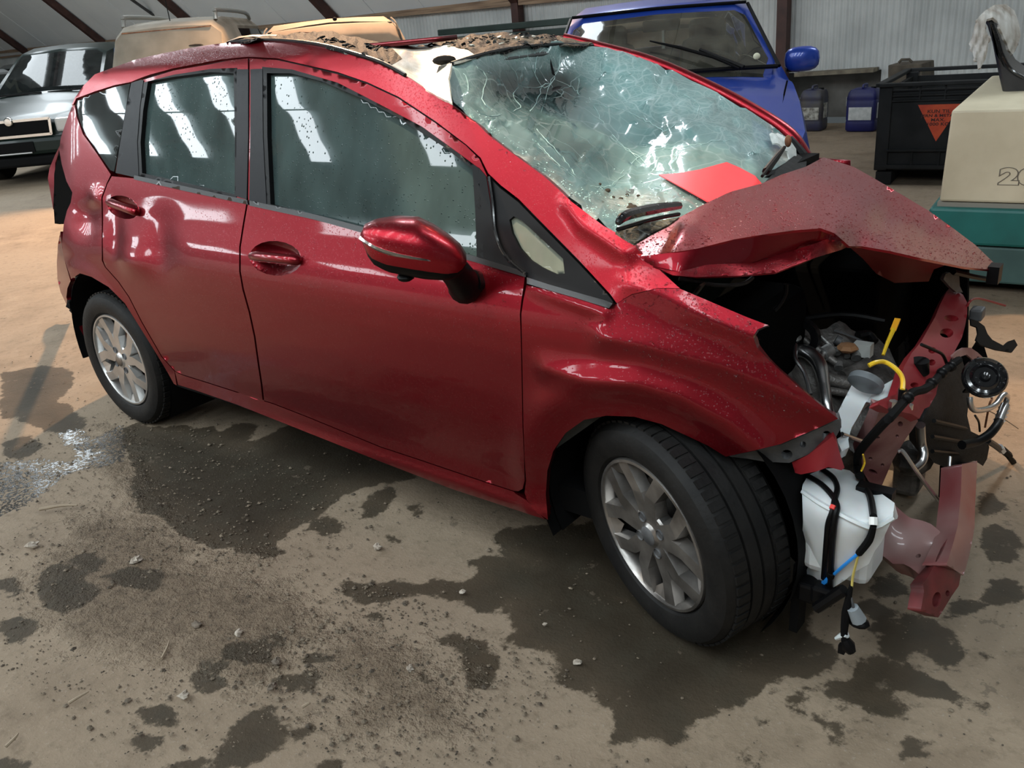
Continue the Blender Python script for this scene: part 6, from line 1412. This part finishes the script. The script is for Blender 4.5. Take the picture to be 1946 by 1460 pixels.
g = MB()
for k in range(15): pass
for z, w in ((.742,.98),(.565,.94)): MB().beam((.05,-w/2,z),(.05,w/2,z),.03,.018,up=(1,0,0)).build('grille_frame', m_chrome, r)
for s in (-1,1): MB().beam((.05,s*.49,.745),(.05,s*.465,.56),.03,.018,up=(1,0,0)).build('grille_frame', m_chrome, r)
MB().lathe([(0,-.02),(.042,-.018),(.050,-.01),(.055,0),(.055,.02)], Matrix.Translation((.06,0,.735)) @ Matrix.Rotation(math.radians(90),4,'Z'), 24).build('emblem', m_chrome, r, True, 30)
m_lamp = mat('headlamp_lens', (.45,.44,.42), .15, 0, Coat_Weight=1)
for s in (-1,1): MB().box((-.02,s*.64,.655), (.10,.24,.16)).build('headlamp', m_lamp, r, bevel=.03)
MB().box((.03,0,.44), (.12,1.56,.20)).build('bumper', pm, r, bevel=.05)
MB().box((.095,-.02,.44), (.012,.52,.12)).build('number_plate_mount', m_blackm, r, bevel=.004)
MB().box((.105,-.02,.375), (.006,.44,.014)).build('plate_strip', mat('strip_white', (.5,.5,.5), .5), r)
MB().box((.02,0,.27), (.10,1.45,.12)).build('bumper_lower', m_blackm, r, bevel=.03)
for s in (-.3,.35): MB().beam((-1.10,s-.33,1.00),(-1.06,s+.25,1.005),.02,.02).build('wiper', m_black, r)
mirror_(r, pm, -1.45, .86, 1.0)
for y in (-.36,.36): MB().box((-2.15,y,.95), (.14,.46,.62)).build('seat', m_seat, r, bevel=.05)
MB().lathe([(.18+.015*math.cos(a),.015*math.sin(a)) for a in np.linspace(0,2*math.pi,7)[:-1]], Matrix.Translation((-1.62,.36,1.0)) @ Matrix.Rotation(math.radians(70),4,'Z'), 20, closed=True).build('steering_wheel', m_grey, r, True)
# silver car
r, pm = parked('silver_car', 'silver car cut off by the left edge of the frame', -190, 14.2, .05, (.42,.44,.46),
  [(0,.30,.58,.60,.60,.40),(.05,.25,.72,.75,.76,.5),(.25,.22,.80,.86,.83,.5),(1.0,.22,.96,1.02,.88,.5),(1.08,.22,.97,1.08,.88,.72),(1.82,.22,.98,1.50,.88,.60),(2.2,.22,1.0,1.55,.88,.61),(3.6,.22,1.0,1.53,.88,.60),(4.1,.3,1.0,1.10,.84,.55),(4.3,.35,.9,.93,.75,.5)], gl=m_bgglass, ww=.88, paintk=dict(metal=.8, rough=.3))
r, pm = parked('grey_estate_car', 'grey green estate car roof behind the silver and dark green cars', 10, 20.0, .05, (.20,.23,.23),
  [(0,.30,.58,.60,.60,.40),(.05,.25,.72,.75,.76,.5),(.25,.22,.80,.86,.83,.5),(1.0,.22,.96,1.02,.88,.5),(1.08,.22,.97,1.08,.88,.72),(1.82,.22,.98,1.55,.88,.60),(2.2,.22,1.0,1.62,.88,.61),(3.6,.22,1.0,1.60,.88,.60),(4.1,.3,1.0,1.10,.84,.55),(4.3,.35,.9,.93,.75,.5)], gl=m_bgglass, ww=.88, paintk=dict(metal=.6, rough=.35))
# tan van
feats_ = dict(cowl=9, header=9, rroof=99, rbelt=99, wb=2.7, fw=.7)
feats_ = dict(cowl=1.0, header=1.0, rroof=99, rbelt=3.9, wb=2.7, fw=.7)
r, pm = parked('dusty_van', 'van under pale tan dust with grey roof rails, left of centre', 372, 10.2, .08, None,
  [(0,.35,.95,.98,.70,.56),(.05,.28,1.02,1.15,.80,.56),(.16,.26,1.04,1.48,.84,.56),(.30,.26,1.04,1.78,.86,.57),(.42,.26,1.05,1.83,.87,.58),(1.0,.26,1.05,1.88,.87,.58),(3.0,.26,1.05,1.88,.88,.58),(3.4,.26,1.05,1.72,.88,.58),(4.0,.26,1.08,1.14,.86,.6),(4.3,.3,.9,.93,.78,.5)], gl=m_bgglass, ww=.87, paintk=dict(mat=m_tan))
m_railg = mat('rail_grey', (.28,.28,.26), .4, .5)
for s in (-1,1):
    MB().tube([(-.50,s*.52,1.82),(-.56,s*.52,1.90),(-.75,s*.52,1.935),(-2.6,s*.52,1.94),(-2.9,s*.52,1.86)], .026, 8, smooth=3).build('roof_rail', m_railg, r, True)
MB().tube([(-.62,-.02,1.85),(-.60,-.02,2.45)], [.006,.003], 6).build('aerial', m_black, r); MB().ball((-.62,-.02,1.825), (.025,.02,.02), 8, 5).build('aerial_base', m_rust, r, True)
MB().beam((-.285,.50,1.755),(-.285,-.50,1.755),.008,.01).build('tailgate_gap', m_rust, r)
for x, z, yy, w in ((.0-.20,1.56,.30,.09),(-.19,1.50,.10,.05)):
    MB().ball((x,yy,z), (.006,w,.02), 8, 4).build('scuff_mark', m_dirt, r)
MB().beam((-.75,-.845,1.18),(-.80,-.76,1.62),.03,.02).build('blue_tape', mat('tape_blue', (.01,.06,.2), .5), r)
# orange dusty hatchback
feats_ = dict(cowl=.85, header=.85, rroof=99, rbelt=3.6, wb=2.5, fw=.7)
r, pm = parked('dusty_hatchback', 'rounded hatchback under thick orange brown dust behind the red roof', 684, 7.7, .16, None,
  [(0,.35,.80,.84,.62,.48),(.05,.28,.90,1.0,.72,.50),(.16,.24,.98,1.24,.80,.54),(.32,.22,1.02,1.50,.83,.57),(.48,.22,1.04,1.60,.84,.58),(.9,.22,1.04,1.66,.84,.58),(2.2,.22,1.02,1.66,.84,.58),(2.9,.22,1.0,1.50,.84,.56),(3.5,.22,.96,1.04,.84,.5),(4.0,.3,.8,.82,.75,.45)], gl=m_orange, ww=.83, paintk=dict(mat=m_orange))
MB().ball((-.62,.05,1.655), (.02,.02,.016), 8, 5).build('aerial_base', m_blackm, r, True)
MB().tube([(-.52,-.54,1.585),(-.56,0,1.625),(-.52,.54,1.585)], .007, 6, smooth=3).build('tailgate_gap', m_dirt, r)
for s in (-1,1): MB().tube([(-.28,s*.60,1.40),(-.50,s*.575,1.575),(-.85,s*.56,1.63)], .008, 6, smooth=3).build('roof_gutter', m_dirt, r)
# blue hatchback
feats_ = dict(cowl=.88, header=1.48, rroof=3.1, rbelt=3.5, wb=2.45, fw=.75)
r, pm = parked('blue_hatchback', 'bright blue small hatchback facing the camera with one wiper across its windscreen', 1270, 4.85, -.17, (.012,.045,.30),
  [(0,.30,.60,.64,.60,.40),(.05,.25,.72,.77,.70,.5),(.22,.22,.82,.89,.78,.5),(.60,.22,.94,1.01,.81,.5),(.86,.22,1.01,1.065,.815,.68),(.92,.22,1.02,1.115,.815,.71),(1.50,.22,1.03,1.50,.815,.565),(1.75,.22,1.04,1.55,.815,.56),(2.9,.22,1.06,1.53,.81,.55),(3.2,.22,1.06,1.44,.80,.53),(3.6,.3,1.02,1.1,.77,.5),(3.75,.35,.90,.93,.70,.45)], gl=m_blueglass, ww=.81, paintk=dict(metal=.25, rough=.3))
for o in r.children:
    if o.name.startswith('side_window'): o.data.materials[0] = m_bgglass
mb = MB()
q = [(-.895,.66,1.03),(-.90,-.66,1.03)]
# black band round the windscreen
MB().tube([(-.93,-.69,1.115),(-.92,-.3,1.125),(-.92,.3,1.125),(-.93,.69,1.115)], .014, 6, smooth=3).build('windscreen_band', m_black, r, True)
for s in (-1,1): MB().tube([(-.94,s*.70,1.115),(-1.48,s*.57,1.475)], .012, 6).build('windscreen_band', m_black, r, True)
MB().tube([(-1.48,-.56,1.485),(-1.47,0,1.495),(-1.48,.56,1.485)], .011, 6, smooth=3).build('windscreen_band', m_black, r, True)
def onbl(px, py, x0=-.90, slope=(.385/.58), off=.03):
    # point on the blue windscreen plane (local)
    Mw = Matrix.Translation(r.location) @ Matrix.Rotation(r.rotation_euler.z, 4, 'Z'); Mi_ = Mw.inverted()
    o0 = Mi_ @ Vector(CAM); d = (Mi_.to_3x3() @ Vector(rayd(px, py)))
    # plane: z = 1.05 + (-(x)-.90)*slope + off
    t = (1.115+off+(-o0.x-.90)*slope-o0.z)/(d.z+d.x*slope); return o0+d*t
MB().tube([onbl(1413,128), onbl(1375,112), onbl(1330,94)], [.014,.010,.010], 8).build('wiper_arm', m_black, r, True)
MB().tube([onbl(1235,78), onbl(1290,90), onbl(1355,108), onbl(1405,130)], [.005,.011,.011,.006], 6).build('wiper_blade', m_black, r, True)
MB().ball(onbl(1438,107,off=.012), (.012,.022,.020), 10, 6).build('toll_sticker', mat('sticker', (.6,.6,.45), .5), r, True)
MB().box((-1.42,.02,1.39), (.02,.24,.07)).build('rear_view_mirror', m_blackm, r, bevel=.02)
MB().tube([(-1.40,.03,1.36),(-1.40,.03,1.25)], [.008,.012], 6).build('hanging_ribbon', m_white, r)
for y in (-.34,.36):
    MB().box((-2.05,y,.98), (.14,.46,.60), taper=(1,.8)).build('seat', m_seat, r, bevel=.05); MB().box((-2.08,y,1.32), (.09,.26,.17)).build('headrest', m_seat, r, bevel=.04)
MB().lathe([(.18+.015*math.cos(a),.015*math.sin(a)) for a in np.linspace(0,2*math.pi,7)[:-1]], Matrix.Translation((-1.45,.36,1.02)) @ Matrix.Rotation(math.radians(60),4,'Z'), 24, closed=True).build('steering_wheel', m_grey, r, True)
MB().box((-1.15,0,.93), (.50,1.35,.16)).build('dashboard', m_dash, r, bevel=.04)
mirror_(r, pm, -1.18, .80, 1.13, 1.0)
MB().box((.03,0,.44), (.12,1.50,.20)).build('bumper', pm, r, bevel=.05)
for s in (-1,1): MB().ball((-.08,s*.58,.66), (.10,.15,.09), 14, 8).build('headlamp', m_lamp, r, True)
MB().box((.01,0,.66), (.06,.70,.10)).build('grille', m_blackm, r, bevel=.02)
MB().tube([(-.22,.60,.85),(-.60,.68,.965),(-.88,.74,1.03)], .005, 5, smooth=3).build('bonnet_gap', m_dark, r); MB().tube([(-.22,-.60,.85),(-.60,-.68,.965),(-.88,-.74,1.03)], .005, 5, smooth=3).build('bonnet_gap', m_dark, r)
